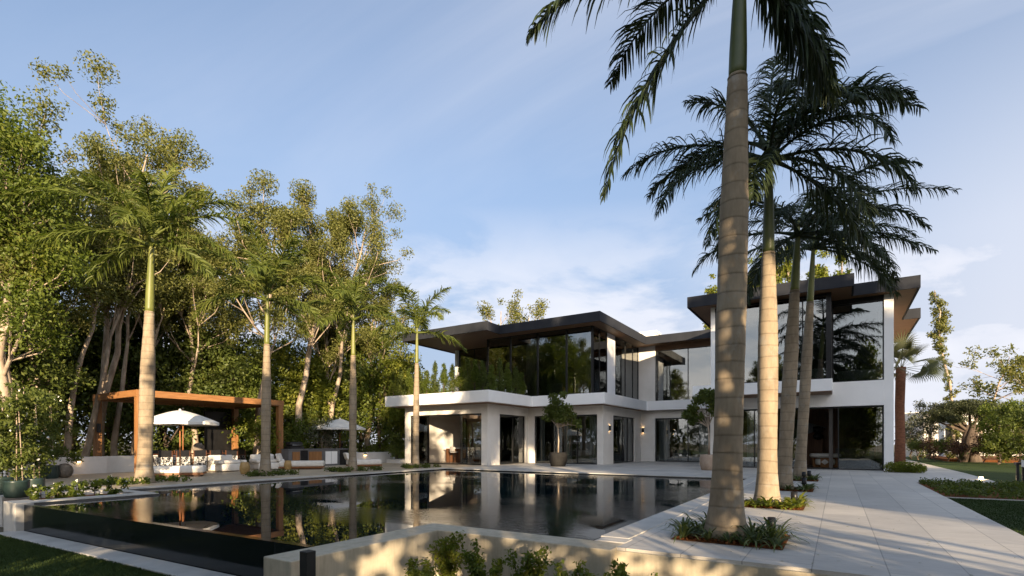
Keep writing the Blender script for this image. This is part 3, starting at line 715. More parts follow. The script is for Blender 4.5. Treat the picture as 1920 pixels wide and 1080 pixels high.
sofa(-14.6, -12.2, 31, 32, 'grey sofa behind glass doors right of grey potted tree', 'sofa_grey', 'y0')
sofa(-13.6, -12.6, 32.4, 34.0, 'grey sofa seen through the side opening with wall lamp', 'sofa_grey', 'x1')
sofa(-9.6, -8.7, 36.6, 37.5, 'grey armchair behind glass, beside standing lamp', 'grey_int', 'y1', name='armchair')
sofa(-7.9, -7.0, 36.6, 37.5, 'grey armchair behind glass, just left of largest palm', 'grey_int', 'y1', name='armchair')
t = thing('standing_lamp', 'standing lamp with two tall white tubes behind middle glass door', 'lamp', (-9.3, 36.3, .01))
MB().tube([(-9.3, 36.3, .01), (-9.3, 36.3, 1.75)], .03, 8).build('pole', M['black'], t); MB().lathe([(.28, .01), (.28, .06), (.05, .07)], (-9.3, 36.3)).build('foot', M['black'], t)
MB().tube([(-9.3, 36.3, 1.75), (-9.3, 36.3, 2.7)], .07, 10).build('tube_shade', M['white_canvas'], t); MB().tube([(-8.9, 36.3, 1.75), (-8.9, 36.3, 2.7)], .05, 10).build('tube_shade', M['white_canvas'], t)
MB().tube([(-9.3, 36.3, 1.72), (-8.9, 36.3, 1.72)], .02, 6).build('arm', M['black'], t)
# round bench
bxp, byp = xy(1547, RF + 2.2), RF + 2.2
t = thing('round_bench', 'round bench with white cushion on wooden legs in open right room', 'bench', (bxp, byp, .01))
MB().lathe([(.55, .52), (.66, .54), (.70, .62), (.67, .70), (.55, .73)], (bxp, byp), 24, 1, .8).build('cushion', M['white_soft'], t)
for k in range(3):
    a = -PI / 2 + k * 2 * PI / 3
    MB().rbox(bxp + .42 * math.cos(a) - .2, bxp + .42 * math.cos(a) + .2, byp + .32 * math.sin(a) - .1, byp + .32 * math.sin(a) + .1, .01, .515, .05).build('leg', M['wood_z'], t)
MB().lathe([(.3, .14), (.42, .16), (.45, .3), (.42, .44), (.3, .46)], (bxp, byp), 20).build('core', M['white_soft'], t)
t = thing('framed_picture', 'small white picture leaning on floor left of round bench', 'picture', (bxp - .95, byp - .3, .01))
MB().box(bxp - 1.12, bxp - .8, byp - .3, byp - .27, .012, .38).build('frame', M['white_parapet'], t); MB().box(bxp - 1.05, bxp - .87, byp - .305, byp - .301, .08, .30).build('print', M['grey_counter'], t)
t = thing('sculpture', 'dark stacked sculpture on plinth before the pale triangle wall', 'sculpture', (bxp - .55, 33.4, .01))
px_, py_ = bxp - .38, 33.5
MB().box(px_ - .22, px_ + .22, py_ - .22, py_ + .22, .01, 1.45).build('plinth', M['dark_wood'], t)
MB().lathe([(.10, 1.45), (.22, 1.52), (.26, 1.66), (.16, 1.78), (.13, 1.84), (.24, 1.9), (.25, 2.15), (.1, 2.2)], (px_, py_), 14).build('figure', M['black'], t)
t = thing('console', 'low dark console behind closed glass at right room corner', 'console', (.9, 31.2, .01))
MB().box(-.1, 1.5, 31.0, 31.6, .45, .98).build('cabinet', M['dark_int'], t); MB().box(.0, 1.4, 31.05, 31.55, .01, .45).build('base', M['black'], t)
# bathtub
def tub(cx, cy, z, sx, lab):
    t = thing('bathtub', lab, 'bathtub', (cx, cy, z))
    pr = [(.42, 0), (.62, .04), (.78, .16), (.90, .34), (.98, .56), (1.0, .58), (.96, .585), (.92, .55), (.80, .30), (.6, .16), (.3, .13)]
    MB().lathe([(r * sx, z + h) for r, h in pr], (cx, cy), 28, 1, .46).build('basin', M['tub'], t)
    MB().tube([(cx, cy + .55 * sx, z), (cx, cy + .55 * sx, z + .85), (cx, cy + .35 * sx, z + .9), (cx, cy + .32 * sx, z + .84)], .02, 8).build('tap', M['steel'], t)
tbx = xy(1611, RF + .75)
tub(tbx, RF + .95, 4.107, 1.02, 'pale green bathtub behind the upper right corner window')
tub(xy(1522, YB + 1.1), YB + 1.1, 4.125, .62, 'pale tub shaped bowl behind projecting bay window')
def lounge_chair(x, y, lab):
    t = thing('lounge_chair', lab, 'chair', (x, y, ZP), 'chairs behind upper left glass')
    MB().rbox(x - .55, x + .55, y - .4, y + .4, ZP + .2, ZP + .42, .06).build('seat', M['grey_int'], t)
    MB().rbox(x - .55, x + .55, y - .48, y - .36, ZP + .4, ZP + .86, .05).build('backrest', M['grey_int'], t)
    for sx in (-1, 1): MB().box(x + sx * .5 - .03, x + sx * .5 + .03, y - .4, y + .4, ZP + .005, ZP + .2).build('leg', M['black'], t)
lounge_chair(xy(986, 29.2), 29.2, 'grey lounge chair behind the leftmost wide upper pane'); lounge_chair(xy(1046, 29.0), 29.0, 'grey lounge chair behind middle upper pane, with ball beside it')
t = thing('table_lamp', 'small glowing white globe lamp between two lounge chairs upstairs', 'lamp', (xy(1029, 28.8), 28.8, ZP))
lx = xy(1029, 28.8)
MB().lathe([(.06, ZP + .5), (.14, ZP + .56), (.16, ZP + .65), (.13, ZP + .75), (.05, ZP + .8)], (lx, 28.8), 14).build('globe', M['white_canvas'], t); MB().tube([(lx, 28.8, ZP), (lx, 28.8, ZP + .5)], .03, 8).build('stand', M['black'], t)
# ================================================================== palms
def strips(P, W, Nn):
    """P (n,k,3) centre lines, W (n,k) half widths, Nn (n,3) side vectors -> quads"""
    n, k, _ = P.shape
    A = P - Nn[:, None, :] * W[:, :, None]; B = P + Nn[:, None, :] * W[:, :, None]
    Vv = np.stack([A, B], 2).reshape(-1, 3)
    i = (np.arange(n)[:, None] * (2 * k) + np.arange(k - 1)[None, :] * 2).ravel()
    return Vv, np.stack([i, i + 1, i + 3, i + 2], 1)
def frond_mesh(origin, az, el, L, droop, rng, leaf=.62, n=62, stiff=1.0, wid=.017, twist=0.0):
    """a pinnate leaf: curved rachis with hanging leaflets"""
    K = 24; s = np.linspace(0, 1, K)
    e = el - droop * s ** 1.25
    hd = np.array([math.cos(az), math.sin(az), 0]); up = np.array([0, 0, 1.0])
    azs = twist * s ** 2
    side0 = np.array([-math.sin(az), math.cos(az), 0])
    T = (np.cos(e)[:, None] * (hd[None] * np.cos(azs)[:, None] + side0[None] * np.sin(azs)[:, None]) + np.sin(e)[:, None] * up[None])
    P = np.array(origin)[None] + np.vstack([np.zeros(3), np.cumsum((T[1:] + T[:-1]) / 2, 0) * (L / (K - 1))])
    Vs, Fs, b = [], [], 0
    # rachis: a four sided taper
    r = .032 * (1 - s) ** .8 + .006
    r[:4] += np.array([.04, .025, .012, .004])
    side = np.cross(T, up); side /= np.maximum(np.linalg.norm(side, axis=1), 1e-6)[:, None]
    nor = np.cross(side, T)
    ring = np.stack([P + side * r[:, None], P + nor * r[:, None], P - side * r[:, None], P - nor * r[:, None]], 1).reshape(-1, 3)
    f = []
    for i in range(K - 1):
        for k in range(4): f.append((i * 4 + k, i * 4 + (k + 1) % 4, i * 4 + 4 + (k + 1) % 4, i * 4 + 4 + k))
    Vs.append(ring); Fs.append(np.array(f)); b += len(ring)
    # leaflets
    m = n * 2
    u = np.clip(np.repeat(np.linspace(.13, .995, n), 2) + rng.normal(0, .006, m), .1, 1)
    sg = np.tile([1.0, -1.0], n)
    keep = (rng.random(m) > .10) & (np.sin(u * 47 + rng.uniform(0, 6)) > -.93)
    u, sg = u[keep], sg[keep]; m = len(u)
    idx = u * (K - 1); i0 = np.clip(idx.astype(int), 0, K - 2); fr = (idx - i0)[:, None]
    p = P[i0] * (1 - fr) + P[i0 + 1] * fr; t = T[i0]; sd = side[i0]; no = nor[i0]
    ll = leaf * (np.sin(np.clip(u * 1.02, 0, 1) * PI * .86 + .28) ** .7) * rng.uniform(.75, 1.12, m)
    rise = rng.normal(.16, .38, m)
    d = sd * sg[:, None] * rng.uniform(.75, 1.0, m)[:, None] + t * (rng.uniform(.45, .75, m) + u * .55)[:, None] + no * rise[:, None]
    d /= np.linalg.norm(d, axis=1)[:, None]
    k = 5; pts = [p]; cur = d.copy(); g = np.array([0, 0, -1.0])
    gs = rng.uniform(.32, .75, m) / stiff
    for j in range(k - 1):
        pts.append(pts[-1] + cur * (ll / (k - 1))[:, None])
        cur = cur + g[None] * (gs * (.6 + .55 * j))[:, None]; cur /= np.linalg.norm(cur, axis=1)[:, None]
    LP = np.stack(pts, 1)
    W = np.array([.6, 1.0, .95, .7, .12])[None] * (wid * rng.uniform(.7, 1.15, m))[:, None]
    ax = np.cross(d, rng.normal(0, 1, (m, 3)) * .8 + no); ax /= np.maximum(np.linalg.norm(ax, axis=1), 1e-6)[:, None]
    v2, f2 = strips(LP, W, ax)
    Vs.append(v2); Fs.append(f2 + b)
    return np.vstack(Vs), np.vstack(Fs)
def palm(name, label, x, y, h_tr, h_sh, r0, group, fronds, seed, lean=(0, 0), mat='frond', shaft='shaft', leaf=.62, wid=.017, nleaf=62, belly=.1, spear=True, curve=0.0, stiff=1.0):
    rng = np.random.default_rng(seed)
    t = thing(name, label, 'palm tree', (x, y, -.05), group)
    H = h_tr + h_sh
    def cen(z):
        q = max(z, 0) / H
        return (x + lean[0] * q + curve * math.sin(q * PI) * .5, y + lean[1] * q, z)
    prof = []
    for i in range(44):
        q = i / 43
        r = r0 * (.74 + .62 * math.exp(-q * 13) + belly * math.exp(-((q - .52) / .26) ** 2) - .20 * max(0, q - .72) / .28 + .012 * math.sin(i * 1.9 + seed))
        prof.append((q * h_tr, r))
    mb = MB(); mb.tube([(*cen(z)[:2], z - .05) for z, r in prof], [r for z, r in prof], 22); mb.build('trunk', M['palm_bark'], t)
    rt = prof[-1][1]
    sh = MB(); pr = [(-.03, rt * .90), (.05, rt * .93), (.2, rt * .90), (.5, rt * .74), (.75, rt * .56), (1.0, rt * .40), (1.12, rt * .2)]
    sh.tube([cen(h_tr + a * h_sh) if a > 0 else cen(h_tr - .03) for a, r in pr], [r for a, r in pr], 16); sh.build('crownshaft', M[shaft], t)
    # ring collar under the crownshaft
    c = MB()
    for k in range(3): c.tube([cen(h_tr - .02 - .11 * k - .02), cen(h_tr - .02 - .11 * k), cen(h_tr - .02 - .11 * k + .02)], [rt * (.95 + .02 * k), rt * (1.035 + .02 * k), rt * (.95 + .02 * k)], 18, False)
    c.build('collar_ring', M['palm_bark'], t)
    for k, (phi, el, L, dr) in enumerate(fronds):
        az = R(phi) + YAW
        o = cen(H - .30 + .28 * (el > .6) + .02 * (k % 3)); o = (o[0] + .05 * math.cos(az), o[1] + .05 * math.sin(az), o[2])
        Vv, Ff = frond_mesh(o, az, el, L, dr, rng, leaf * rng.uniform(.9, 1.1), nleaf, stiff, wid, rng.normal(0, .16))
        build_np('frond', Vv, Ff, M[mat], t)
    if spear:
        sp = MB(); a = cen(H); sp.tube([a, (a[0] + .03, a[1], a[2] + .9), (a[0] + .10, a[1] + .02, a[2] + 1.9)], [.035, .025, .004], 6); sp.build('spear_leaf', M[mat], t)
    return t
def ring_fronds(n, rng, L, els=(1.15, .75, .35, -.05), drs=(1.35, 1.5, 1.5, 1.15), start=0):
    out = []
    for i in range(n):
        k = i * len(els) // n
        out.append((start + i * 137.5 + rng.uniform(-12, 12), els[k] + rng.uniform(-.1, .1), L * rng.uniform(.85, 1.08) * (.92 if k == 0 else 1), drs[k] + rng.uniform(-.2, .2)))
    return out
g = 'royal palms in the stone path'
rng = np.random.default_rng(5)
f1 = [(180, -.82, 3.55, .52), (184, .1, 3.1, 1.1), (176, .75, 2.5, 1.6), (-4, -.85, 2.15, .4), (-22, -.95, 2.1, .3), (12, -.6, 1.9, .7), (150, 1.2, 2.9, .8), (95, 1.0, 2.8, 1.0), (40, 1.25, 2.6, .9), (255, 1.15, 2.8, 1.0), (300, 1.2, 2.6, .9), (330, 1.1, 2.4, 1.0), (120, .6, 2.8, 1.3), (200, 1.1, 2.8, 1.1)]
palm('royal_palm', 'largest royal palm with thick grey trunk in the nearest path planter', -1.25, 7.25, 6.05, 1.75, .228, g, f1, 11, (.18, .06), leaf=.66, wid=.016, nleaf=125, shaft='shaft_dark', belly=.06, spear=False)
f2 = [(0, .75, 3.5, 1.05), (178, .45, 3.1, 1.25), (190, .05, 3.0, 1.25), (165, .5, 2.6, 1.5), (215, -.5, 2.9, .75), (60, 1.4, 2.9, .6), (20, 1.15, 2.4, .9), (-30, .1, 2.8, 1.3), (-60, -.4, 2.7, .9), (250, .6, 2.6, 1.4), (290, .3, 2.8, 1.5), (120, .7, 2.7, 1.3), (95, .1, 2.7, 1.3), (330, .8, 2.5, 1.5), (-45, .75, 2.6, 1.9), (235, -.2, 2.4, 1.1), (140, 1.2, 2.3, 1.0), (-10, -.5, 2.6, .8), (-80, .6, 2.4, 1.5)]
palm('royal_palm', 'sunlit pale trunk royal palm standing second along the path', -1.2, 11.5, 5.1, 2.15, .225, g, f2, 12, (.02, .15), leaf=.7, wid=.015, nleaf=115, spear=False, shaft='shaft_dark')
f3 = [(5, .62, 4.2, .95), (-8, .1, 3.0, 1.3), (175, .2, 3.0, 1.2), (185, .75, 2.9, 1.5), (40, 1.1, 3.0, 1.2), (140, .9, 3.0, 1.3), (-40, .5, 3.0, 1.5), (230, .4, 3.0, 1.5), (270, .1, 3.0, 1.3), (300, .8, 3.0, 1.5), (90, .3, 3.0, 1.4), (200, -.5, 2.7, .8), (-25, -.3, 2.7, .9), (15, .9, 2.8, 1.6), (-60, -.2, 2.7, .9), (-80, .6, 2.7, 1.4)]
palm('royal_palm', 'reddish mottled royal palm standing third along the path', -1.25, 15.7, 5.35, 1.75, .215, g, f3, 13, (.36, .12), leaf=.68, wid=.016, nleaf=105, spear=False)
f4 = [(2, .35, 4.1, .85), (-6, -.2, 3.2, .8), (180, .3, 3.0, 1.3), (20, .8, 3.2, 1.3), (160, .8, 3.0, 1.3), (-40, .3, 3.1, 1.3), (230, .2, 3.0, 1.3), (280, .6, 3.0, 1.5), (60, 1.1, 3.0, 1.2), (110, .4, 3.0, 1.3), (320, -.2, 2.8, 1.0), (200, -.2, 2.8, 1.0), (0, 1.0, 2.8, 1.5), (-20, .6, 3.0, 1.4), (-95, .6, 2.7, 1.4)]
palm('royal_palm', 'farthest royal palm of the path row, thin trunk nearest the open room', -1.1, 20.0, 6.0, 2.1, .2, g, f4, 14, (.42, .1), leaf=.7, wid=.017, nleaf=100, spear=False)
g = 'royal palms along the patio'
f5 = [(178, .80, 5.0, 1.25), (2, .62, 3.3, 1.15), (-12, .25, 3.4, 1.2), (95, 1.42, 3.2, .5), (60, 1.25, 2.9, .8), (140, 1.15, 3.1, .95), (200, .4, 3.2, 1.3), (-60, .95, 2.9, 1.4), (250, .85, 2.9, 1.4), (290, .5, 2.8, 1.4), (20, 1.05, 2.9, 1.2), (215, 1.15, 2.7, 1.1), (165, .1, 3.0, 1.0), (340, -.1, 2.8, .9)]
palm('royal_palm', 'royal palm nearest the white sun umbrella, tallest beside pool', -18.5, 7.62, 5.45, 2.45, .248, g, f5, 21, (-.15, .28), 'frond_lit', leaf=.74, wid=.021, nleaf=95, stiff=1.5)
for k, (lab, yy, ht, hs, r0, sd) in enumerate([('royal palm in front of the white double sofa on patio', 11.95, 5.1, 2.0, .208, 31), ('royal palm rising in front of the small white umbrella', 15.9, 5.2, 1.9, .195, 32), ('royal palm nearest the villa corner at end of pool', 19.85, 5.35, 1.85, .188, 33)]):
    rg = np.random.default_rng(sd + 10)
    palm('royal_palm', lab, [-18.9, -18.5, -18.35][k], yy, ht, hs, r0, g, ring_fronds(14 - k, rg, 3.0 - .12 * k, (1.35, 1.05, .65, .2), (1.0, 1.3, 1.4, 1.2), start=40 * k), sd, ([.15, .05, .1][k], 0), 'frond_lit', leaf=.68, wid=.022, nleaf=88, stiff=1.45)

# ================================================================== leaves and trees
def leaf_quads(C, size, rng, asp=.5, upb=.35):
    """rhombic leaves at the points C"""
    n = len(C)
    d = rng.normal(0, 1, (n, 3)); d[:, 2] -= .25; d /= np.linalg.norm(d, axis=1)[:, None]
    nn = rng.normal(0, 1, (n, 3)); nn[:, 2] += upb * 2
    s = np.cross(d, nn); s /= np.maximum(np.linalg.norm(s, axis=1), 1e-6)[:, None]
    L = (size * rng.uniform(.6, 1.3, n))[:, None]; W = L * asp
    b = np.cross(s, d) * L * .12
    Vv = np.stack([C - d * L * .5, C + s * W * .5 + b, C + d * L * .5, C - s * W * .5 + b], 1).reshape(-1, 3)
    i = np.arange(n)[:, None] * 4
    return Vv, np.hstack([i, i + 1, i + 2, i + 3])
def blob_points(cents, rad, n, rng, shell=.55, flat=.8):
    """points in uneven clumps round the centres"""
    cents = np.asarray(cents, float); rad = np.broadcast_to(np.asarray(rad, float), (len(cents),))
    w = rad ** 2.2; pick = rng.choice(len(cents), n, p=w / w.sum())
    v = rng.normal(0, 1, (n, 3)); v /= np.linalg.norm(v, axis=1)[:, None]
    r = rng.random(n) ** shell
    v[:, 2] *= flat
    return cents[pick] + v * (r * rad[pick])[:, None]
def skeleton(h, rnd, r0, lean=(0, 0), fork=.45, spread=.28, limbs=7, twigs=3, wob=.25, upright=.75):
    """trunk and limb paths, twig tips"""
    paths, tips = [], []
    K = 9; pts = []
    for i in range(K):
        q = i / (K - 1)
        pts.append(Vector((lean[0] * q ** 1.2 + rnd.uniform(-wob, wob) * (q > 0) * .5, lean[1] * q ** 1.2 + rnd.uniform(-wob, wob) * (q > 0) * .5, h * .88 * q)))
    paths.append((pts, [r0 * (1 - .82 * i / (K - 1)) * (1.25 if i == 0 else 1) for i in range(K)]))
    tips.append(pts[-1] + Vector((0, 0, h * .06)))
    for l in range(limbs):
        q = fork + (0.94 - fork) * (l + rnd.random() * .8) / limbs
        ii = q * (K - 1); i0 = min(int(ii), K - 2); p = pts[i0].lerp(pts[i0 + 1], ii - i0)
        a = l * 2.4 + rnd.uniform(-.5, .5); Ln = h * spread * (1.15 - .6 * q) * rnd.uniform(.75, 1.25) + .3
        el = upright + rnd.uniform(-.25, .25); lp = [p]
        for s in range(4):
            e = el + .12 * s
            lp.append(lp[-1] + Vector((math.cos(a) * math.cos(e), math.sin(a) * math.cos(e), math.sin(e))) * Ln / 4 + Vector((rnd.uniform(-.1, .1), rnd.uniform(-.1, .1), rnd.uniform(-.06, .1))))
        rb = r0 * (1 - .8 * q) * .55
        paths.append((lp, [rb * (1 - .2 * s) for s in range(5)])); tips.append(lp[-1]); tips.append(lp[-2].lerp(lp[-1], .3))
        for tw in range(twigs):
            s0 = rnd.randint(1, 3); p0 = lp[s0]; a2 = a + rnd.uniform(-1.4, 1.4); e2 = el + rnd.uniform(-.6, .4); L2 = Ln * rnd.uniform(.25, .5)
            p1 = p0 + Vector((math.cos(a2) * math.cos(e2), math.sin(a2) * math.cos(e2), math.sin(e2))) * L2
            p2 = p1 + Vector((math.cos(a2) * math.cos(e2 + .4), math.sin(a2) * math.cos(e2 + .4), math.sin(e2 + .4))) * L2 * .5
            paths.append(([p0, p1, p2], [rb * .5, rb * .32, rb * .12])); tips.append(p2)
    return paths, tips
def tree(name, label, cat, x, y, h, seed, leafm, barkm, n=9000, size=.17, rad=.62, group=None, z=0.0, stems=1, extra=None, asp=.5, r0=None, low=None, flat=.85, **kw):
    rnd = random.Random(seed); rng = np.random.default_rng(seed)
    t = thing(name, label, cat, (x, y, z), group)
    r0 = r0 or .012 * h + .03
    cents, rads = [], []
    for s in range(stems):
        k2 = dict(kw)
        if stems > 1:
            a = s * 2 * PI / stems + rnd.uniform(-.4, .4); ln = rnd.uniform(.06, .16) * h
            k2['lean'] = (math.cos(a) * ln + kw.get('lean', (0, 0))[0], math.sin(a) * ln + kw.get('lean', (0, 0))[1])
        paths, tips = skeleton(h * (1 if s == 0 else rnd.uniform(.72, .95)), rnd, r0 * (1 if stems == 1 else .75), **k2)
        mb = MB(); off = Vector((x, y, z - .1)) + (Vector((rnd.uniform(-.2, .2), rnd.uniform(-.2, .2), 0)) if stems > 1 else Vector())
        for pts, rr in paths: mb.tube([p + off for p in pts], rr, 6, False)
        mb.build('trunk', M[barkm], t)
        for p in tips:
            cents.append(p + off); rads.append(rad * rnd.uniform(.55, 1.25))
    if low:  # foliage down the stem: (count, z0, z1, spread, radius)
        for i in range(low[0]):
            a = rnd.random() * 2 * PI; rr = low[3] * math.sqrt(rnd.random())
            cents.append(Vector((x + rr * math.cos(a), y + rr * math.sin(a), z + rnd.uniform(low[1], low[2])))); rads.append(low[4] * rnd.uniform(.6, 1.3))
    if extra:
        for c, r in extra: cents.append(Vector(c)); rads.append(r)
    C = blob_points([c[:] for c in cents], rads, n, rng, flat=flat)
    C = C[C[:, 2] > z + .03]
    Vv, Ff = leaf_quads(C, size, rng, asp)
    build_np('crown', Vv, Ff, M[leafm], t)
    return t
# tall loose pale-trunked trees behind the patio
g = 'tall pale trunked trees behind the patio'
def tall(label, px, X, h, seed, n=9000, mat='leaf_olive', lean=(0, 0), **kw):
    Y = yx(px, X)
    n = int(n * 2.3); a = dict(rad=.70, size=.138, fork=.42, spread=.24, limbs=12, twigs=4, wob=.35, upright=.95); a.update(kw)
    return tree('pale_trunk_tree', label, 'tree', X, Y, h, seed, mat, 'bark_pale', n, group=g, lean=lean, **a)
tall('bright green tree cut by the left picture edge', 8, -24.5, 13.2, 101, 13000, 'leaf_bright', rad=1.0, fork=.3, limbs=13)
tall('tall loose tree with several pale stems, its tip the highest at far left', 95, -27.0, 13.9, 102, 17000, stems=3, lean=(-1.0, -1.4))
tall('tall loose olive tree directly behind left end of timber pergola', 185, -29.7, 17.2, 103, 18000, stems=2, lean=(.2, .6))
tall('leaning pale tree right behind the largest patio palm', 252, -30.5, 14.6, 104, 13000, lean=(.6, 1.5))
tall('olive tree filling the gap right of the largest patio palm', 360, -30.0, 12.5, 105, 12000)
tall('tall pale tree behind the double sofa palm, ragged top', 480, -27.0, 15.2, 106, 14000, lean=(.4, 1.0))
tall('pale tree whose long trunk leans right above the pergola end', 548, -27.0, 16.4, 107, 15000, lean=(.5, 2.4))
tall('tall olive tree behind small white umbrella, top of tree line', 612, -27.5, 17.3, 108, 15000, lean=(.3, 1.4), stems=2)
tall('rightmost tall olive tree, behind the villa corner palm', 690, -28.0, 14.6, 109, 11000, lean=(.1, .4))
for k, (px, X, h, ln, lab) in enumerate([(18, -25.5, 11, (.3, -.4), 'slim pale trunked tree at far left, behind potted climbers'), (112, -27.5, 11.5, (.2, 1.6), 'slim tree leaning right above grey boulder'), (150, -28.5, 11.5, (.3, 2.0), 'slim pale tree leaning right over the pergola left end'), (216, -30.0, 11.5, (.4, .9), 'slim pale tree just right of the pergola left post')]):
    tall(lab, px, X, h, 120 + k, 3600, lean=ln, fork=.62, limbs=7, spread=.2, r0=.15)
tall('slim pale tree among dark bushes left of small umbrella', 600, -29.5, 12.0, 110, 8000)
tall('olive tree far behind the pergola roof', 300, -34.0, 15.0, 111, 13000)
tall('olive tree far behind between first two patio palms', 420, -35.0, 16.0, 112, 13000)
# dense bushy trees closing the garden
g2 = 'dense bushy trees closing the patio'
def dense(label, px, X, h, seed, n=13000, mat='leaf_dark', w=2.0, **kw):
    Y = yx(px, X)
    return tree('bushy_tree', label, 'tree', X, Y, h, seed, mat, 'bark_dark', n, size=.20, rad=.85, group=g2, fork=.12, spread=.30, limbs=13, twigs=3, upright=.75, low=(26, .2, h * .75, w, .75), **kw)
D = [(-10, -27.5, 7.5, 'leaf_dark', 'dark bushy tree at left edge above potted climbers'), (70, -33, 8.2, 'leaf_dark', 'dark bushy tree behind the white planter screen'), (135, -33.5, 8.0, 'leaf_dark', 'dark bushy tree behind grey boulder and low white wall'),
     (205, -33.5, 8.6, 'leaf_dark', 'dark bushy tree seen through left end of pergola'), (255, -32.5, 8.5, 'leaf_dark', 'dark bushy tree behind the largest patio palm'), (310, -32.0, 8.6, 'leaf_dark', 'dark bushy tree behind the large white umbrella'),
     (365, -31.5, 8.4, 'leaf_dark', 'dark bushy tree above the middle of pergola'), (415, -31.0, 8.0, 'leaf_dark', 'dark bushy tree behind dining chairs end'), (455, -30.0, 6.2, 'leaf_bright', 'bright green bush tree above pergola beside second palm'),
     (515, -29.5, 7.2, 'leaf_dark', 'dark bushy tree behind pergola right post'), (555, -28.5, 6.4, 'leaf_lime', 'yellow green bush tree behind outdoor kitchen left end'), (590, -28.6, 6.0, 'leaf_lime', 'yellow green bush tree left of the small umbrella'),
     (640, -29.0, 8.4, 'leaf_dark', 'dark tall bush behind the small umbrella pole'), (678, -28.5, 9.0, 'leaf_bright', 'green dense tree right of the small umbrella'), (712, -27.8, 9.6, 'leaf_lime', 'sunlit yellow green tree beside white terrace edge'), (745, -27.6, 7.4, 'leaf_lime', 'sunlit bushy tree touching the white terrace end'),
     (772, -29.5, 5.6, 'leaf_bright', 'green tree behind villa left end, under the roof overhang')]
for k, (px, X, h, m, lab) in enumerate(D): dense(lab, px, X, h, 200 + k, 14000, m)
tree('low_shrub', 'round clipped shrub growing behind the double sofa', 'shrub', -25.4, 15.6, 2.2, 231, 'leaf_lime', 'bark_pale', 1600, .16, .55, fork=.4, limbs=7, twigs=2, spread=.35)
tree('low_shrub', 'shrub with pinkish pale blossom left of umbrella pole', 'shrub', -25.6, yx(606, -25.6), 2.5, 232, 'leaf_grey', 'bark_pale', 1500, .15, .5, fork=.3, limbs=7, twigs=2, spread=.3)
tree('low_shrub', 'leafy shrub beside white low wall and villa corner', 'shrub', -24.0, yx(742, -24.0), 1.3, 233, 'leaf_dark', 'bark_dark', 1300, .16, .42, fork=.2, limbs=6, twigs=2, spread=.4)
tree('low_shrub', 'green shrub right behind pergola right post', 'shrub', -26.0, yx(552, -26), 2.1, 234, 'leaf_bright', 'bark_dark', 1800, .16, .5, fork=.2, limbs=7, twigs=2, spread=.35)
# far beyond everything on the left: a wood that reads as one mass
rng = np.random.default_rng(77)
cs = []; rs = []
for i in range(260):
    yy = rng.uniform(-14, 62); cs.append((-38 - rng.uniform(0, 6), yy, rng.uniform(.3, 8.5))); rs.append(rng.uniform(.9, 1.8))
C = blob_points(cs, rs, 60000, rng); C = C[C[:, 2] > 0]
Vv, Ff = leaf_quads(C, .34, rng); o = build_np('far_wood', Vv, Ff, M['leaf_dark'], None, (-40, 20, 0)); tag(o, 'dark leafy wood beyond the garden trees', 'wood', kind='stuff')
# behind the villa
g3 = 'trees rising behind the villa'
def back(label, px, Y, h, seed, n, mat, **kw):
    a = dict(rad=.85, size=.28, fork=.4, spread=.22, limbs=9, twigs=3, wob=.3, upright=.85); a.update(kw)
    return tree('background_tree', label, 'tree', xy(px, Y), Y, h, seed, mat, 'bark_pale', n, group=g3, **a)
back('bare looking ochre tree above the left roof edge', 938, 52, 19.6, 301, 4200, 'leaf_olive'); back('ochre tree above the left roof, right of the taller one', 990, 52, 18.2, 302, 3000, 'leaf_olive'); back('dark sprig topped tree above left roof', 966, 54, 19.0, 303, 2200, 'leaf_olive', spread=.15)
g4 = 'tall columnar trees behind the right block'
for k, (px, h, lab) in enumerate([(1335, 16.4, 'yellow green columnar tree just left of largest palm trunk'), (1408, 17.6, 'yellow green columnar tree between two nearest path palms'), (1425, 18.4, 'thin columnar tree with its tip just left of second path palm'), (1458, 17.4, 'yellow green columnar tree between second and third path palms'), (1478, 18.2, 'columnar tree directly behind the third path palm'), (1530, 17.8, 'columnar tree right of the farthest path palm'), (1548, 16.8, 'broad yellow green columnar tree above right roof'), (1580, 17.7, 'rightmost columnar tree, pointed, by the roof step')]):
    Y = 50 + (k % 3); tree('columnar_tree', lab, 'tree', xy(px, Y), Y, h + 1.3, 320 + k, 'leaf_lime', 'bark_pale', 5200, .28, .55, group=g4, fork=.25, spread=.07, limbs=16, twigs=2, upright=1.15, wob=.15)
# right garden
def rt(name, label, cat, px, Y, h, seed, n, mat, **kw):
    return tree(name, label, cat, xy(px, Y), Y, h, seed, mat, kw.pop('bark', 'bark_dark'), n, **kw)
vx, vy = xy(1757, 51), 51
ct = thing('climber_tree', 'slender swaying column of foliage against sky right of villa', 'tree', (vx, vy, 0))
key = [(1.0, 0, .7), (.95, 2.5, .75), (.9, 4.1, .65), (.75, 5.9, .5), (.45, 7.2, .35), (.3, 8.1, .45), (.15, 9.2, .7), (.1, 10.4, .75), (.2, 11.3, .65), (-.1, 12.2, .5), (-.15, 13.0, .28)]
cc, rr = [], []
rnd = random.Random(4)
for (x0, z0, r0_), (x1, z1, r1_) in zip(key[:-1], key[1:]):
    for q in range(7):
        f = q / 7; r = (r0_ + (r1_ - r0_) * f); cc.append((vx + x0 + (x1 - x0) * f + rnd.uniform(-.5, .5) * r, vy + rnd.uniform(-.5, .5) * r, z0 + (z1 - z0) * f)); rr.append(r * rnd.uniform(.4, .75))
MB().tube([(vx + a, vy, b) for a, b, c in key], [.12 - .009 * i for i in range(len(key))], 7).build('trunk', M['bark_pale'], ct)
rng = np.random.default_rng(6); C = blob_points(cc, rr, 7000, rng); C = C[C[:, 2] > .1]
Vv, Ff = leaf_quads(C, .17, rng); build_np('crown', Vv, Ff, M['leaf_olive'], ct)
